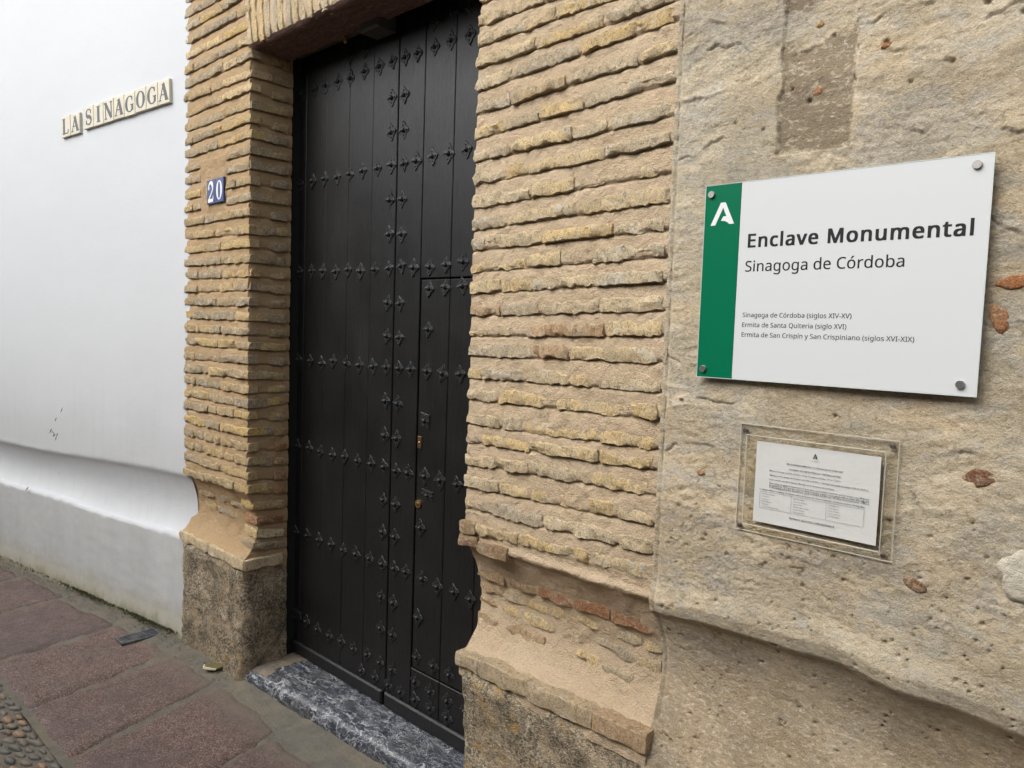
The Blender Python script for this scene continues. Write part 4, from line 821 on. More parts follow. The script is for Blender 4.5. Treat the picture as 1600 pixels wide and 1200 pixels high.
# torn plaster edges and cracks that can be made out one by one
CRACKS = [[(-0.771, 2.314), (-0.714, 2.314), (-0.658, 2.344), (-0.595, 2.347), (-0.543, 2.352), (-0.462, 2.360)],
    [(-0.543, 2.282), (-0.509, 2.271), (-0.457, 2.279), (-0.404, 2.291), (-0.365, 2.310), (-0.312, 2.312)],
    [(-0.448, 2.272), (-0.431, 2.239), (-0.414, 2.222)],
    [(-0.370, 2.123), (-0.341, 2.122), (-0.325, 2.095), (-0.296, 2.083)],
    [(-0.486, 2.116), (-0.461, 2.103), (-0.446, 2.114), (-0.433, 2.095)],
    [(-0.759, 2.129), (-0.734, 2.140), (-0.702, 2.116), (-0.669, 2.116), (-0.626, 2.128)],
    [(-1.020, 2.424), (-0.960, 2.437), (-0.878, 2.421), (-0.825, 2.447)],
    [(-1.005, 2.374), (-0.945, 2.381), (-0.870, 2.369)],
    [(-1.011, 2.268), (-0.938, 2.259), (-0.843, 2.278), (-0.835, 2.251)],
    [(-1.010, 2.121), (-0.931, 2.149), (-0.837, 2.170)],
    [(-0.422, 1.491), (-0.382, 1.488), (-0.333, 1.490)],
    [(-1.010, 1.505), (-0.913, 1.538), (-0.813, 1.531)],
    [(-0.435, 1.241), (-0.400, 1.243), (-0.381, 1.222)],
    [(-0.744, 1.173), (-0.698, 1.162), (-0.641, 1.191), (-0.615, 1.226)],
    [(-0.439, 1.398), (-0.419, 1.362)],
    [(-0.307, 1.573), (-0.261, 1.560)],
    [(-0.347, 1.932), (-0.284, 1.902)],
    [(-0.331, 1.776), (-0.303, 1.765), (-0.273, 1.735)],
    [(-1.014, 1.406), (-0.960, 1.430), (-0.856, 1.420)],
    [(-1.018, 1.634), (-0.936, 1.622)]]
for ci, pl_ in enumerate(CRACKS):
    for (ax, az), (bx, bz) in zip(pl_[:-1], pl_[1:]):
        i0, i1 = np.searchsorted(xs, [min(ax, bx)-.03, max(ax, bx)+.03]); j0, j1 = np.searchsorted(zs, [min(az, bz)-.03, max(az, bz)+.03])
        sx, sz = Xg[i0:i1, j0:j1], Zg[i0:i1, j0:j1]
        qx = sx + .006*fbm(sx, sz, 200+ci, 45, 3); qz = sz + .008*fbm(sx, sz, 220+ci, 40, 3)
        lx, lz = bx-ax, bz-az; tt = np.clip(((qx-ax)*lx + (qz-az)*lz)/(lx*lx+lz*lz), 0, 1)
        dd = np.hypot(qx-ax-tt*lx, qz-az-tt*lz); side = ((qx-ax)*lz - (qz-az)*lx) < 0
        wgt = np.clip(.35 + 1.3*vn(sx*32, sz*32, ci), 0, 1)
        Yg[i0:i1, j0:j1] += .0060*np.clip(1-dd/.0040, 0, 1)*wgt - .0022*np.clip(1-dd/.028, 0, 1)*side*(.4+.6*wgt)
# darker repair patch sits 4 mm back
pm = (Xg > -.766+.006*vn(Zg*40, 0, 1)) & (Xg < -.603+.006*vn(Zg*35, 0, 2)) & (Zg > 2.10)
Yg = Yg*np.where(pm, .6, 1) + np.where(pm, .0065, 0)
# flat patch and holes
holes = [(-.421, 2.235, .0042), (-.369, 2.333, .006), (-.495, 2.211, .004), (-.70, 2.212, .0045), (-.74, 2.245, .0035), (-.80, 2.165, .0035), (-.87, 2.19, .0035), (-.655, 2.34, .004), (-.31, 2.30, .005), (-.545, 2.30, .005), (-.60, 1.53, .004), (-.33, 1.35, .003), (-.40, 1.31, .003), (-.3, 1.16, .004)]
rr = random.Random(5)
for k in range(420):
    x_, z_ = rr.uniform(-1.0, -.02), rr.uniform(.55, 1.35) if k < 950 else rr.uniform(1.2, 2.5)
    holes.append((x_, z_, rr.choice((.0014, .0016, .002, .0024, .0036))))
xa = xs; za_ = zs
for (hx, hz, hr) in holes:
    i0, i1 = np.searchsorted(xa, [hx-2*hr-.004, hx+2*hr+.004]); j0, j1 = np.searchsorted(za_, [hz-2*hr-.004, hz+2*hr+.004])
    sx, sz = Xg[i0:i1, j0:j1], Zg[i0:i1, j0:j1]
    dd = np.hypot(sx-hx, sz-hz)
    Yg[i0:i1, j0:j1] += max(.008, min(.012, hr*2.2))*np.clip(1.5-dd/hr, 0, 1)
# strip of mortar where the plaster meets the pier
Yg = Yg + .006*np.clip(1-np.abs(Xg+1.022)/.006, 0, 1)
link('wall_face', grid_mesh('wall_face', np.stack([Xg+.3, Yg, Zg], -1)), PLASTER, pw)
FR = m_brick('orange_brick', [(0, (.46, .16, .06)), (1, (.52, .22, .08))], .25)
def wall_y(x, z):
    i = min(np.searchsorted(xs, x), len(xs)-1); j = min(np.searchsorted(zs, z), len(zs)-1); return float(Yg[max(i-1, 0):i+2, max(j-1, 0):j+2].min())
def fragment(x, z, w, h, a, m, seed, out=.0012):
    n = 14; V = []; F = []; rr = random.Random(seed)
    rad = [1 + rr.uniform(-.11, .11) for _ in range(n)]
    for (sc, d) in ((1, .012), (.97, .0008), (.7, -out*.8)):
        for i in range(n):
            t_ = 2*math.pi*i/n; px, pz = w*.5*rad[i]*sc*math.cos(t_), h*.5*rad[i]*sc*math.sin(t_)
            V.append((px*math.cos(a)-pz*math.sin(a), d + rr.uniform(-.0012, .0012), px*math.sin(a)+pz*math.cos(a)))
    V.append((0, -out, 0))
    for r_ in (0, n):
        for i in range(n): j = (i+1) % n; F.append((r_+i, r_+j, r_+n+j, r_+n+i))
    for i in range(n): F.append((2*n+i, 2*n+(i+1) % n, 3*n))
    return link('brick_fragment', mesh_of('brick_fragment', V, F), m, pw, (x+.3, wall_y(x, z)-(.0008 if w < .04 else .0004), z))
BROWNF = m_brick('brown_red_brick', [(0, (.26, .11, .055)), (1, (.30, .13, .06))], .3)
PALEF = m_plain('pale_rubble_stone', (.46, .42, .34), .9, .2, 30, .010, .2, 0, (.52, .46, .36), 14)
for (x, z, w, h, a, m, sd) in [(-.292, 1.811, .062, .026, .15, FR, 1), (-.312, 1.743, .030, .060, .35, FR, 2), (-.322, 1.441, .068, .036, .2, BROWNF, 3), (-.42, 1.205, .05, .028, -.3, BROWNF, 4), (-.682, 2.230, .022, .020, 0, FR, 5), (-.686, 2.372, .020, .014, .4, m_brick('ochre_brick', [(0, (.55, .30, .08)), (1, (.55, .30, .08))], .2), 6), (-.545, 2.293, .022, .012, .3, FR, 7), (-.975, 1.535, .014, .008, 0, BRICK_R, 8), (-.245, 1.265, .075, .105, .2, PALEF, 9), (-.91, 1.36, .022, .014, 0, FR, 12)]:
    fragment(x, z, w, h, a, m, sd)

# ================================================================== DOOR
DY = .26
thr = empty('door_threshold', (-2.48, .13, .03), 'worn black marble threshold with white veins under the black door', 'threshold')
n = 150; xs_ = np.linspace(-3.215, -1.745, n)
sec = [(.0, .015), (-.002, .040), (.003, .060), (.016, .074), (.038, .083), (.09, .086), (.17, .086), (.30, .086)]
U, K = np.meshgrid(np.arange(n), np.arange(len(sec)), indexing='ij'); ss_ = np.array(sec)
X = xs_[U]; fr = np.clip((X+3.2)/1.45, 0, 1)
Yq = ss_[K, 0] + .075*fr*(1-np.clip(ss_[K, 0]/.28, 0, 1)) + .003; Zq = ss_[K, 1].copy()
edge_ = np.exp(-((K-2.5)/1.5)**2)
Yq = Yq + edge_*(.006*fbm(X, 0*X, 1, 9, 3) + .003*vn(X*50, K*1., 2)); Zq = Zq - edge_*(.005*np.abs(fbm(X, 0*X, 4, 11, 3))) + .0015*fbm(X, Yq, 5, 12, 3)
Zq = Zq - .012*np.clip((-3.13-X)/.08, 0, 1)*(K > 1)
link('marble_slab', grid_mesh('marble_slab', np.stack([X+2.48, Yq-.13, Zq-.03], -1)), MARBLE, thr)
mb = MB(); mb.box(-3.203, -3.04, .03, .2, .0, .077, .006)
cem = link('cement_patch', grid_mesh('cement_patch', np.stack([np.stack([X[:26:1, :]+2.48], -1)[..., 0][:, 3:], (Yq[:26, 3:]-.13) + .002, Zq[:26, 3:]-.03+.0035+.002*fbm(X[:26, 3:], Yq[:26, 3:], 6, 60, 2) - .006*np.clip((X[:26, 3:]+3.09+.03*vn(Yq[:26, 3:]*30, 0, 1))/.02, 0, 1)], -1)), CEMENT, thr)

fr_ = empty('door_frame', (-2.48, .2, .08), 'dark timber frame behind the reveals of the black door', 'door frame')
def fbox(name, x0, x1, y0, y1, z0, z1, m, parent, c=.003):
    pl = parent.location; b = MB(); b.box(x0-pl[0], x1-pl[0], y0-pl[1], y1-pl[1], z0-pl[2], z1-pl[2], c); return b.build(name, m, parent)
fbox('post', -3.70, -3.37, .215, .33, .06, 2.99, DOOR, fr_); fbox('post', -1.64, -1.40, .215, .33, .06, 2.99, DOOR, fr_)
fbox('head_board', -3.34, -2.62, .208, .25, 2.915, 2.985, m_plain('grey_brown_board', (.09, .075, .06), .8, .4, 40, .004, .2, 0, (.16, .13, .10), 12), fr_)
fbox('head_board', -2.46, -1.62, .208, .25, 2.925, 2.985, m_plain('grey_board', (.10, .09, .08), .8, .4, 40, .004), fr_)
fbox('head_beam', -3.37, -1.64, .252, .33, 2.945, 3.04, DOOR, fr_)
fbox('pivot_block', -2.612, -2.488, .155, .245, 2.858, 2.94, m_plain('dusty_iron', (.07, .068, .065), .6, .3, 60, .002), fr_, .010)
b = MB(); b.cyl((0, 0, 0), (.3, -.2, -1), .007, .035, 8); b.build('iron_peg', m_plain('rusty_peg', (.38, .24, .12), .7), fr_, True, (-2.76+2.48, .19-.2, 2.895-.08))

def stud_mesh(seed, square=False):
    """rosette plate with pierced lobes and a round nail head, front towards -Y"""
    rr = random.Random(seed); b = MB(); n = 16; V = []
    for d in (0, 1):
        for i in range(n):
            a = 2*math.pi*i/n
            if square: r = .032/max(abs(math.cos(a)), abs(math.sin(a)))*(1 if i % 2 == 0 else .92)
            else: r = (.041, .0305, .0245, .0305)[i % 4] * (1+rr.uniform(-.05, .05)); r = r if i % 4 else r*(1.0 if i % 8 == 4 else .90)
            k = .90 if d else 1
            V.append((r*k*math.cos(a), -.003 - (.0015 if i % 4 == 0 else 0) if d else 0, r*k*math.sin(a)))
    V.append((0, -.004, 0))
    F = [(i, (i+1) % n, n+(i+1) % n, n+i) for i in range(n)] + [(n+i, n+(i+1) % n, 2*n) for i in range(n)]
    b.add(V, F)
    for i in range(4):      # embossed lobes
        a = math.pi/2*i; b.cyl((.021*math.cos(a), -.004, .021*math.sin(a)), (0, -1, 0), .0042, .0035, 7, dome=1)
    b.cyl((0, -.003, 0), (0, -1, 0), .0105, .0125, 12, dome=1)
    return mesh_of('stud', b.V, b.F, False)
SM = [stud_mesh(i) for i in range(4)]; SQ = stud_mesh(9, True)
for m_ in SM + [SQ]: m_.materials.append(IRON)
left = empty('door_leaf', (-3.4, DY, .086), 'left leaf of the tall black studded door, nearer the number pier', 'door', 'leaves of the black door')
right = empty('door_leaf', (-1.62, DY, .086), 'right leaf of the tall black studded door, with the small wicket and brass lock', 'door', 'leaves of the black door')
def plank(parent, x0, x1, z0, z1, y=DY, g=.0018, name='plank'):
    n_ = 6; pl = parent.location if parent.parent is None else parent.location + parent.parent.location
    b = MB(); b.box(x0+g-pl[0], x1-g-pl[0], y-pl[1], y+.03-pl[1], z0-pl[2], z1-pl[2], .0022)
    return b.build(name, DOOR, parent)
ZB, ZT = .092, 2.95
for a, b_ in zip([-3.37, -3.17, -3.0, -2.822, -2.65], [-3.17, -3.0, -2.822, -2.65, -2.4855]):
    plank(left, a, b_, ZB, ZT, DY + random.uniform(-.0008, .0008), g=.0009)
plank(right, -2.4805, -2.3195, ZB, ZT)
for a, b_ in ((-2.3185, -2.143), (-2.143, -1.966), (-1.966, -1.79), (-1.79, -1.64)):
    if b_ > -1.9 and a > -1.8: plank(right, a, b_, ZB, ZT)
    else: plank(right, a, b_, ZB, .307); plank(right, a, b_, 1.884, ZT)
wk = bpy.data.objects.new('wicket_door', None); col.objects.link(wk); wk.parent = right; wk.location = (-2.315+1.62, 0, .31-.086); wk.empty_display_size = .1
wk['label'] = 'small wicket door set flush in the right leaf'
wpos = Vector((-2.315, DY, .31))
for a, b_ in ((-2.3135, -2.143), (-2.143, -1.966), (-1.966, -1.794)):
    bb = MB(); bb.box(a+.0015-wpos.x, b_-.0015-wpos.x, .001, .031, .3135-wpos.z, 1.8775-wpos.z, .0025); bb.build('plank', DOOR, wk)
# black backing added behind the planks; its colour stands in for shade in joints
fbox('shade_backing', -3.36, -1.65, DY+.034, DY+.06, .09, 2.95, DARKGAP, fr_, 0)
# bottom rails
def rail(parent, x0, x1, z1):
    pl = parent.location; b = MB(); b.box(x0-pl[0], x1-pl[0], DY-.016-pl[1], DY-.0005-pl[1], .088-pl[2], z1-pl[2], .007); return b.build('kick_rail', DOOR, parent)
rail(left, -3.36, -2.492, .150); rail(right, -2.474, -1.65, .152)
hw = MB(); hw.box(-3.36+3.4, -3.14+3.4, -.012, -.0005, .262-.086, .30-.086, .004); hw.build('hinge_strap', IRON, left)
def stud(x, z, me=None):
    wick = -2.3135 < x and .313 < z < 1.878
    p, base = (wk, wpos) if wick else ((left, left.location) if x < -2.483 else (right, right.location))
    o = link('stud', me or random.choice(SM), IRON, p, (x-base.x, -.0002 if not wick else .0006, z-base.z), (random.gauss(0, .04), random.gauss(0, .12) + random.choice((0, math.pi/2))*0, random.gauss(0, .04)))
    s_ = random.uniform(.84, .98); o.scale = (s_, 1, s_); return o
xr = [-3.31, -3.212, -3.107, -3.011, -2.912, -2.814, -2.717, -2.615, -2.522, -2.440, -2.364, -2.262, -2.169, -2.071, -1.98, -1.88, -1.78]
for z in (2.755, 2.344, 1.930, 1.519, 1.103, .689):
    for x in xr: stud(x + random.gauss(0, .002), z + random.gauss(0, .003))
for x in xr[3:7] + [-2.827+.1]: pass
for x, z in [(-2.827, 2.842), (-2.715, 2.844), (-2.272, 2.848), (-2.170, 2.855), (-2.071, 2.855), (-1.98, 2.852)]: stud(x, z)
for x in xr[:10]: stud(x, .260 + random.gauss(0, .003))
for x, z in [(-2.654, .178), (-2.556, .183), (-2.462, .183), (-2.379, .182), (-2.286, .259), (-2.194, .249), (-2.091, .251), (-1.99, .25), (-2.286, .184), (-2.19, .184), (-2.09, .184)]: stud(x, z)
for z in (2.614, 2.477, 2.206, 2.067, 1.788, 1.651, 1.381, 1.237, .963, .826, .546, .409): stud(-2.524, z); stud(-2.443, z-.004)
for x, z in [(-2.262, 1.842), (-2.168, 1.846), (-2.073, 1.849), (-1.98, 1.846), (-2.263, 1.684), (-2.279, .894), (-2.281, .527), (-2.282, .362), (-2.181, .359), (-2.085, .357), (-1.98, .357)]: stud(x, z)
stud(-2.268, 1.326, SQ); stud(-2.243, 1.034, SQ).scale = (1.15, 1, .6)
b = MB(); b.box(-.0115, .0115, -.003, 0, -.024, .024, .001); pl_ = b.build('lock_plate', OLDBRASS, wk, False, (-2.296-wpos.x, 0, 1.236-wpos.z)); pl_['label'] = 'small dull brass lock plate'
b = MB(); b.cyl((0, -.003, 0), (0, -1, 0), .0045, .003, 10, dome=1); b.build('rivet', BRASS, pl_, True)
b = MB(); b.cyl((0, 0, 0), (0, -1, 0), .0165, .006, 24, .013); cy_ = b.build('lock_cylinder', BRASS, wk, False, (-2.294-wpos.x, 0, .989-wpos.z)); cy_['label'] = 'round bright brass lock'
b = MB(); b.cyl((0, -.0055, 0), (0, -1, 0), .008, .0025, 16, .0075); b.build('keyhole_plug', OLDBRASS, cy_, True)

# ================================================================== SERIF GLYPHS FOR THE TILES
def arc(cx, cy, rx, ry, a0, a1, n=14): return [(cx+rx*math.cos(R(a0+(a1-a0)*i/n)), cy+ry*math.sin(R(a0+(a1-a0)*i/n))) for i in range(n+1)]
def W(pts, w): return [(p, w if not callable(w) else w(i/(len(pts)-1), p)) for i, p in enumerate(pts)]
fat = lambda th, tn, pw=1.2: (lambda t, p, cx=.5: None)
def stress(th, tn, cx, rx): return lambda t, p: tn + (th-tn)*min(1, abs(p[0]-cx)/rx)**2
GL = {
 'L': [W([(.27, .03), (.27, .97)], .15), W([(.10, .98), (.46, .98)], .035), W([(.10, .02), (.78, .02)], .04), W([(.76, .02), (.80, .26)], .05)],
 'A': [W([(.14, .02), (.50, .98)], .05), W([(.47, 1.0), (.80, .02)], .16), W([(.26, .34), (.70, .34)], .035), W([(.02, .02), (.28, .02)], .035), W([(.64, .02), (.96, .02)], .035)],
 'I': [W([(.5, .02), (.5, .98)], .16), W([(.3, .98), (.7, .98)], .035), W([(.3, .02), (.7, .02)], .035)],
 'N': [W([(.18, .02), (.18, .98)], .05), W([(.18, .98), (.82, .02)], .15), W([(.82, .02), (.82, .98)], .05), W([(.04, .98), (.28, .98)], .035), W([(.06, .02), (.32, .02)], .035), W([(.68, .98), (.94, .98)], .035)],
 'O': [W(arc(.5, .5, .34, .47, 0, 360, 32), stress(.15, .04, .5, .34))],
 'G': [W(arc(.52, .5, .36, .47, 52, 325, 26), stress(.15, .04, .52, .36)), W([(.80, .44), (.80, .10)], .12), W([(.62, .44), (.94, .44)], .035), W([(.76, .95), (.78, .70)], .05)],
 'S': [W(arc(.50, .74, .26, .235, 30, 250, 16)+arc(.50, .27, .28, .245, 80, -150, 16), lambda t, p: .05+.10*math.exp(-((t-.52)/.2)**2)), W([(.75, .92), (.76, .70)], .05), W([(.22, .30), (.22, .05)], .05)],
 '2': [W(arc(.48, .70, .27, .27, 165, -35, 18)+[(.52, .36), (.30, .17), (.18, .07)], lambda t, p: .06+.09*math.exp(-((t-.5)/.2)**2)), W([(.15, .055), (.80, .055)], .11), W([(.80, .03), (.83, .27)], .05), W(arc(.25, .70, .045, .045, 0, 360, 8), .07)],
 '0': [W(arc(.5, .5, .27, .46, 0, 360, 28), stress(.15, .035, .5, .27))],
}
def glyph(ch, w, h, name, m, parent, loc, rz=0, th=.0007):
    V = []; F = []
    for si, st in enumerate(GL[ch]):
        b = len(V); y = -th - si*.00015
        for i, ((x, z), wd) in enumerate(st):
            a = st[max(i-1, 0)][0]; c = st[min(i+1, len(st)-1)][0]; dx, dz = c[0]-a[0], c[1]-a[1]; l = math.hypot(dx, dz) or 1
            nx, nz = -dz/l*wd*.78, dx/l*wd*.78
            V += [((x+nx)*w, y, (z+nz)*h), ((x-nx)*w, y, (z-nz)*h), ((x+nx)*w, 0, (z+nz)*h), ((x-nx)*w, 0, (z-nz)*h)]
            if i:
                q = b+4*i; p = q-4; F += [(p, p+1, q+1, q), (p, q, q+2, p+2), (p+1, p+3, q+3, q+1)]
        F += [(b, b+2, b+3, b+1), (len(V)-4, len(V)-3, len(V)-1, len(V)-2)]
    return link(name, mesh_of(name, V, F, False), m, parent, loc, (0, 0, rz))

# street-name tiles on the white wall
ang = math.atan2(-DIR.y, -DIR.x)     # x axis of the sign runs to the right along the wall
sn = empty('street_name_tiles', P0 + DIR*1.222 + NRM*.006 + Vector((0, 0, 2.743)), 'cream tiles with dark letters LA SINAGOGA high on the white wall', 'street sign', rz=ang)
word = [('L', 0.0), ('A', .108)] + [(c, .262+.1072*i) for i, c in enumerate('SINAGOGA')]
for i, (ch, x) in enumerate(word):
    w, h = .1035, .121 + random.uniform(-.003, .003)
    z = (x/1.12)*.047 + random.uniform(-.002, .002) - (.006 if i < 2 else 0)
    b = MB(); b.box(0, w, -.010, .012, 0, h, .0025); 
    me = b.build('tile', TILE_WHITE, sn, False, (x, 0, z), (0, R(-2.4+random.uniform(-.6, .6)), 0))
    glyph(ch, w*.90, h*.72, 'letter', LETTER, me, (w*.05, -.010, h*.15))
# house number
hn = empty('house_number_tiles', (-3.61, -.004, 2.245), 'two blue glazed tiles with the white number 20 on the left brick pier', 'house number')
for i, ch in enumerate('20'):
    b = MB(); b.box(0, .0855, -.004, .006, 0, .114, .0015); tl = b.build('tile', TILE_BLUE, hn, False, (i*.087, 0, i*.001), (0, R(-.8), 0))
    glyph(ch, .078, .092, 'digit', INK_W, tl, (.003, -.004, .011))

# ================================================================== LARGE SIGN
SX, SZ, SW, SH = -.925, 1.5955, .589, .452
sg = empty('information_sign', (SX, -.021, SZ), 'large white acrylic sign with green strip reading Enclave Monumental, Sinagoga de Córdoba', 'sign')
def sbox(name, x0, x1, z0, z1, y0, y1, m, c=.0006):
    b = MB(); b.box(x0, x1, y0, y1, z0, z1, c); return b.build(name, m, sg)
sbox('white_panel', .091, SW, 0, SH, .001, .005, ACR_WHITE); sbox('green_strip', 0, .0905, 0, SH, .001, .005, ACR_GREEN)
def edge_ring(parent, w, h, y0, y1, t_, m, name):
    b = MB(); V = [(x, y, z) for (x, z) in ((0, 0), (w, 0), (w, h), (0, h)) for y in (y0, y1)] + [(x, y, z) for (x, z) in ((t_, t_), (w-t_, t_), (w-t_, h-t_), (t_, h-t_)) for y in (y0, y1)]
    F = []
    for i in range(4):
        j = (i+1) % 4; F += [(2*i, 2*j, 2*j+1, 2*i+1), (2*i, 8+2*i, 8+2*j, 2*j), (2*i+1, 2*j+1, 8+2*j+1, 8+2*i+1), (8+2*i, 8+2*i+1, 8+2*j+1, 8+2*j)]
    b.add(V, F); return b.build(name, m, parent)
er = edge_ring(sg, SW+.0024, SH+.0024, .0004, .0046, .0011, ACR_EDGE, 'acrylic_edge'); er.location = (-.0012, 0, -.0012)
for (x, z) in ((.016, .431), (.563, .433), (.0165, .0195), (.562, .021)):
    b = MB(); b.cyl((0, 0, 0), (0, -1, 0), .0082, .0055, 24, .0080); b.cyl((0, .027, 0), (0, -1, 0), .006, .026, 12); b.build('standoff_screw', STEEL, sg, False, (x, .001, z))
def text(s, x, z, w, m, parent, y=0., bold=0., track=0., name='lettering', ext=.00025, single=False):
    """flat lettering w wide on the baseline z; bold thickens the strokes by that share of an em"""
    V = []; F = []; pen = 0.; spans = []
    sh = [(0, 0)] if not bold else [(a*bold*1000, b_*bold*1000*.55) for a in (-1, -.5, 0, .5, 1) for b_ in (-1, 1)]
    for ch in s:
        adv, vv, tt = GLYPHS[ch]; v0, f0 = len(V), len(F)
        for q, (dx, dz) in enumerate(sh):
            b0 = len(V); V += [(pen+vv[i]+dx, -q*.04, vv[i+1]+dz) for i in range(0, len(vv), 2)]
            F += [(b0+tt[i], b0+tt[i+1], b0+tt[i+2]) for i in range(0, len(tt), 3)]
        if len(V) > v0: spans.append((v0, len(V), f0, len(F)))
        pen += adv + track*1000
    A = np.array(V); x0 = A[:, 0].min(); k = w/(A[:, 0].max()-x0); A[:, 0] = (A[:, 0]-x0)*k; A[:, 2] *= k; A[:, 1] *= .0002
    if not single: return tag(link(name, mesh_of(name, A.tolist(), F, False), m, parent, (x, y-ext, z)), kind='stuff')
    for (a, b_, c, d) in spans:         # every large letter is a piece of its own
        B = A[a:b_].copy(); ox = B[:, 0].min(); B[:, 0] -= ox
        link('letter', mesh_of('letter', B.tolist(), [tuple(q-a for q in f) for f in F[c:d]], False), m, parent, (x+ox, y-ext, z))
def print_line(s, x, z, w, parent, m, y, bold=0.):
    cu = bpy.data.curves.new('printed_line', 'FONT'); cu.body = s; cu.size = 1; cu.resolution_u = 1; cu.offset = bold
    o = bpy.data.objects.new('printed_line', cu); col.objects.link(o); bpy.context.view_layer.update()
    me = bpy.data.meshes.new_from_object(o.evaluated_get(bpy.context.evaluated_depsgraph_get())); bpy.data.objects.remove(o)
    n_ = len(me.vertices); co = np.empty(n_*3, np.float32); me.vertices.foreach_get('co', co); co = co.reshape(-1, 3)
    x0, x1 = co[:, 0].min(), co[:, 0].max(); k = w/(x1-x0)
    me.vertices.foreach_set('co', np.stack([(co[:, 0]-x0)*k, 0*co[:, 0], co[:, 1]*k], -1).reshape(-1).astype(np.float32)); me.update(); me.name = 'printed_line'
    me.materials.clear(); return tag(link('printed_line', me, m, parent, (x, y, z)), kind='stuff')
text('Enclave Monumental', .113, 1.8985-SZ, .452, INK, sg, .001, .027, .056, single=True)
text('Sinagoga de Córdoba', .110, 1.8435-SZ, .338, INK, sg, .001, .0055, .004, single=True)
text('Sinagoga de Córdoba (siglos XIV-XV)', .110, 1.7395-SZ, .243, INK, sg, .001, .0050, .004)
text('Ermita de Santa Quiteria (siglo XVI)', .110, 1.717-SZ, .234, INK, sg, .001, .0050, .004)
text('Ermita de San Crispín y San Crispiniano (siglos XVI-XIX)', .110, 1.6945-SZ, .366, INK, sg, .001, .0050, .004)
# emblem: open letter A
def poly(name, polys, sx, sz, m, parent, loc, th=.0004):
    b = MB()
    for P in polys:
        n_ = len(P); b.add([(x*sx, -th, z*sz) for x, z in P] + [(x*sx, 0, z*sz) for x, z in P], [tuple(range(n_))] + [(i, n_+i, n_+(i+1) % n_, (i+1) % n_) for i in range(n_)])
    return b.build(name, m, parent, False, loc)
EMB = [[(0, 0), (.40, 1), (.60, 1), (.51, .77), (.20, 0)], [(.60, 1), (1.0, .02), (.80, .02), (.72, .22), (.51, .77)], [(.44, .19), (.53, .38), (.655, .385), (.80, .02), (.72, .10), (.60, .17)]]
poly('emblem', [EMB[0]], .060, .052, INK_W, sg, (.0165, .0008, 1.954-SZ)); poly('emblem', [EMB[1]], .060, .052, INK_W, sg, (.0165, .0007, 1.954-SZ)); poly('emblem', [EMB[2]], .060, .052, INK_W, sg, (.0165, .0009, 1.954-SZ))

# ================================================================== OPENING-HOURS NOTICE
nt = empty('opening_hours_notice', (-.810, -.014, 1.243), 'small printed paper notice between clear acrylic plates below the large sign', 'notice')
NX, NZ = -.810, 1.243
def plate(name, x0, x1, z0, z1, y, th):
    b = MB(); b.box(x0-NX, x1-NX, y, y+th, z0-NZ, z1-NZ); o = b.build(name, CLEAR, nt)
    r = edge_ring(nt, x1-x0+.0008, z1-z0+.0008, y, y+th, .0013, RIM, 'polished_rim'); r.location = (x0-NX-.0004, 0, z0-NZ-.0004); return o
plate('back_plate', -.810, -.466, 1.243, 1.493, .006, .003)
plate('front_plate', -.788, -.486, 1.262, 1.470, -.008, .003)
# paper with a slight curl
U, V_ = np.meshgrid(np.linspace(0, 1, 24), np.linspace(0, 1, 18), indexing='ij')
PX = -.765+.269*U; PZ = 1.272+.1855*V_; PYc = .003*np.sin(U*3.1)*.3 - .0025*np.clip(U-.7, 0, 1)*(V_ > .7)*np.clip(V_-.7, 0, 1)*10 - .0045
paper = link('paper', grid_mesh('paper', np.stack([PX-NX, PYc+.004, PZ-NZ], -1)), PAPER, nt)
pt = lambda s, x, z, w, b=0., m=INK_G, c=False: print_line(s, x-NX, z-NZ, w, nt, m, -.0017, b)
def ctext(s, z, w, b, m=INK_G): pt(s, -.6305-w/2, z, w, b, m)
poly('printed_emblem', [EMB[0]], .010, .011, INK_G, nt, (-.6355-NX, -.0015, 1.434-NZ)); poly('printed_emblem', [EMB[1]], .010, .011, INK_G, nt, (-.6355-NX, -.0016, 1.434-NZ)); poly('printed_emblem', [EMB[2]], .010, .011, INK_G, nt, (-.6355-NX, -.0014, 1.434-NZ))
ctext('Junta de Andalucía', 1.4285, .020, 0)
ctext('ENCLAVE MONUMENTAL "LA SINAGOGA DE CÓRDOBA"', 1.413, .122, .02)
ctext('HORARIO DE VISITA PÚBLICA / VISITING HOURS', 1.4015, .112, .02)
pt('Martes a domingo de 9:00 a 15:00 h. / From Tuesday to Sunday: 9:00 to 15:00 h.', -.731, 1.3925, .158, .012)
pt('Sábados en los meses de invierno de 9:00 a 15:00 h. / Sundays and public holidays: 9:00 to 15:00 h.', -.731, 1.3825, .215, .012)
pt('Lunes cerrado (excepto festivos) / Mondays closed (except public holidays)', -.731, 1.373, .145, .012)
pt('Para visitas de grupos superiores a 5 personas, es necesario reservar, por lo menos, con 48 horas', -.730, 1.3640, .216, .012)
pt('de antelación / For groups of more than 5 people, a prior reservation will be made through the', -.730, 1.3590, .216, .012)
pt('following phone number and e-mail address of the monument office', -.730, 1.3540, .216, 0)
pt('La última visita se realizará 15 minutos antes de la hora de cierre / Last visit 15 minutes before closing time', -.752, 1.347, .230, .012)
for cx_, rows in ((-.749, ('HORARIO DE VISITA', '1 de enero', '6 de enero', '28 de febrero', '1 de mayo', '24, 25, 31 de diciembre')), (-.676, ('DÍAS DE CIERRE', 'Lunes no festivos', 'Jueves Santo', 'Viernes Santo, tarde', 'Corpus Christi', '8 de septiembre')), (-.599, ('DÍAS FESTIVOS', '15 de agosto', '12 de octubre', '1 de noviembre', '6 de diciembre'))):
    for i, r_ in enumerate(rows): pt(r_, cx_+.003, 1.3375-.0058*i, .0021*len(r_)*.85, 0)
tb = MB()
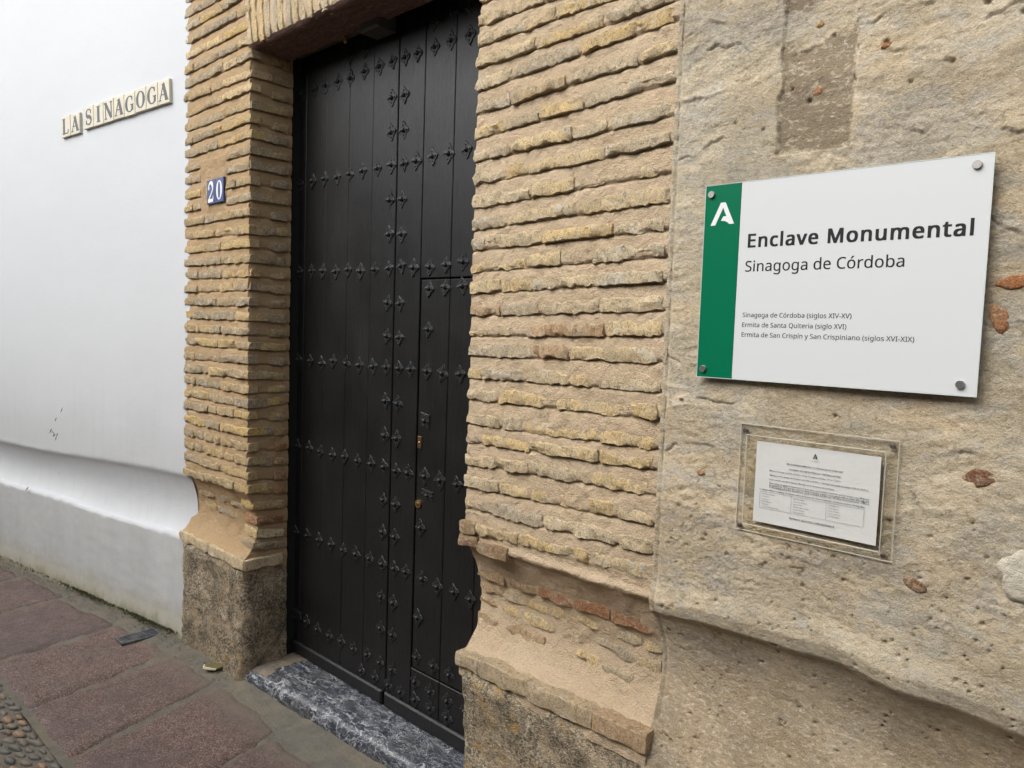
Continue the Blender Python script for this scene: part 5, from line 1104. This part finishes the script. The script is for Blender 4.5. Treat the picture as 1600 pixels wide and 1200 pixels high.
for (x0, x1, z0, z1) in ((-.751, -.523, 1.3435, 1.3438), (-.751, -.523, 1.3055, 1.3058), (-.751, -.7507, 1.3055, 1.3438), (-.678, -.6777, 1.3055, 1.3438), (-.601, -.6007, 1.3055, 1.3438), (-.523, -.5227, 1.3055, 1.3438)):
    tb.box(x0-NX, x1-NX, -.0016, -.0013, z0-NZ, z1-NZ)
tb.build('table_rules', INK_G, nt)
ctext('ENTRADA GRATUITA // FREE ENTRANCE', 1.2925, .098, .02)
for (x, z) in ((-.797, 1.478), (-.478, 1.482), (-.799, 1.2535), (-.482, 1.2535)):
    b = MB(); b.cyl((0, 0, 0), (0, -1, 0), .0052, .0045, 14, .0042); b.cyl((0, .012, 0), (0, -1, 0), .003, .012, 8); b.build('screw', RUST, nt, False, (x-NX, .006, z-NZ))

# ================================================================== SMALL THINGS ON THE PAVEMENT
b = MB(); b.box(0, .105, 0, .20, 0, .014); g = b.build('drain_plate', SLATE, None, False, (-4.105, -.262, .0065), (0, 0, 0)); tag(g, 'dark slate coloured drain plate set in the pavement by the white wall', 'drain cover')
for i in range(5):
    q = MB(); q.box(.012+i*.018, .022+i*.018, .012, .188, .0135, .0165); q.build('rib', SLATE, g)
sh = empty('tile_shard', (-3.46, -.075, .030), 'broken olive glazed shard with a pale edge lying before the left pier', 'tile shard')
out = [(0, 0), (.028, -.018), (.06, .0), (.082, .02), (.078, .055), (.05, .068), (.028, .05), (.012, .03)]
V = [(x, y, .007+.004*math.sin(x*40)) for x, y in out] + [(x, y, 0) for x, y in out]; n_ = len(out)
link('glazed_face', mesh_of('glazed_face', V, [tuple(range(n_))] + [(i, i+n_, (i+1) % n_+n_, (i+1) % n_) for i in range(3, n_)], False), SHARD, sh)
e_ = [(x-.0015, y-.0035, .0078+.004*math.sin(x*40)) for x, y in out[:4]] + [(x-.0015, y-.0035, 0) for x, y in out[:4]] + [(x, y+.001, .0078+.004*math.sin(x*40)) for x, y in out[:4]]
link('broken_edge', mesh_of('broken_edge', e_, [(i, i+4, i+5, i+1) for i in range(3)] + [(i, i+1, i+9, i+8) for i in range(3)], False), SHARD_E, sh)
# loose grit along the joint at the foot of the walls
gr = MB(); rr = random.Random(21)
for k in range(500):
    x = rr.uniform(-6, -3.25); yb = .162*min(0, x+3.885) - abs(rr.gauss(0, .05)) - .03; r = rr.uniform(.0015, .005)
    z = float(ramp_z(x, yb if x > -3.885 else yb - .162*min(0, x+3.885))) + .016; V = [(x+r*rr.uniform(.6, 1.2)*a, yb+r*rr.uniform(.6, 1.2)*b_, z+r*c*rr.uniform(.5, 1)) for a, b_, c in ((1, 0, 0), (-1, 0, 0), (0, 1, 0), (0, -1, 0), (0, 0, 1), (0, 0, -1))]
    gr.add(V, [(0, 2, 4), (2, 1, 4), (1, 3, 4), (3, 0, 4), (2, 0, 5), (1, 2, 5), (3, 1, 5), (0, 3, 5)])
o = gr.build('grit', CEMENT); tag(o, 'loose sandy grit scattered along the foot of the walls', 'grit', kind='stuff')

# ================================================================== WALL ADDED BEHIND THE VIEWER (unseen, bounds the daylight)
fh = empty('daylight_wall', (-2, -3.6, 0), 'plain grey wall added behind the viewer, out of view, to limit the daylight', 'light blocker')
Xg, Zg = np.meshgrid(np.arange(-14, 8, .5), np.arange(-.04, 3.6, .4), indexing='ij')
link('wall_face', grid_mesh('wall_face', np.stack([Xg+2, .01*fbm(Xg, Zg, 4, 1, 2), Zg], -1), True), DARKWALL, fh)
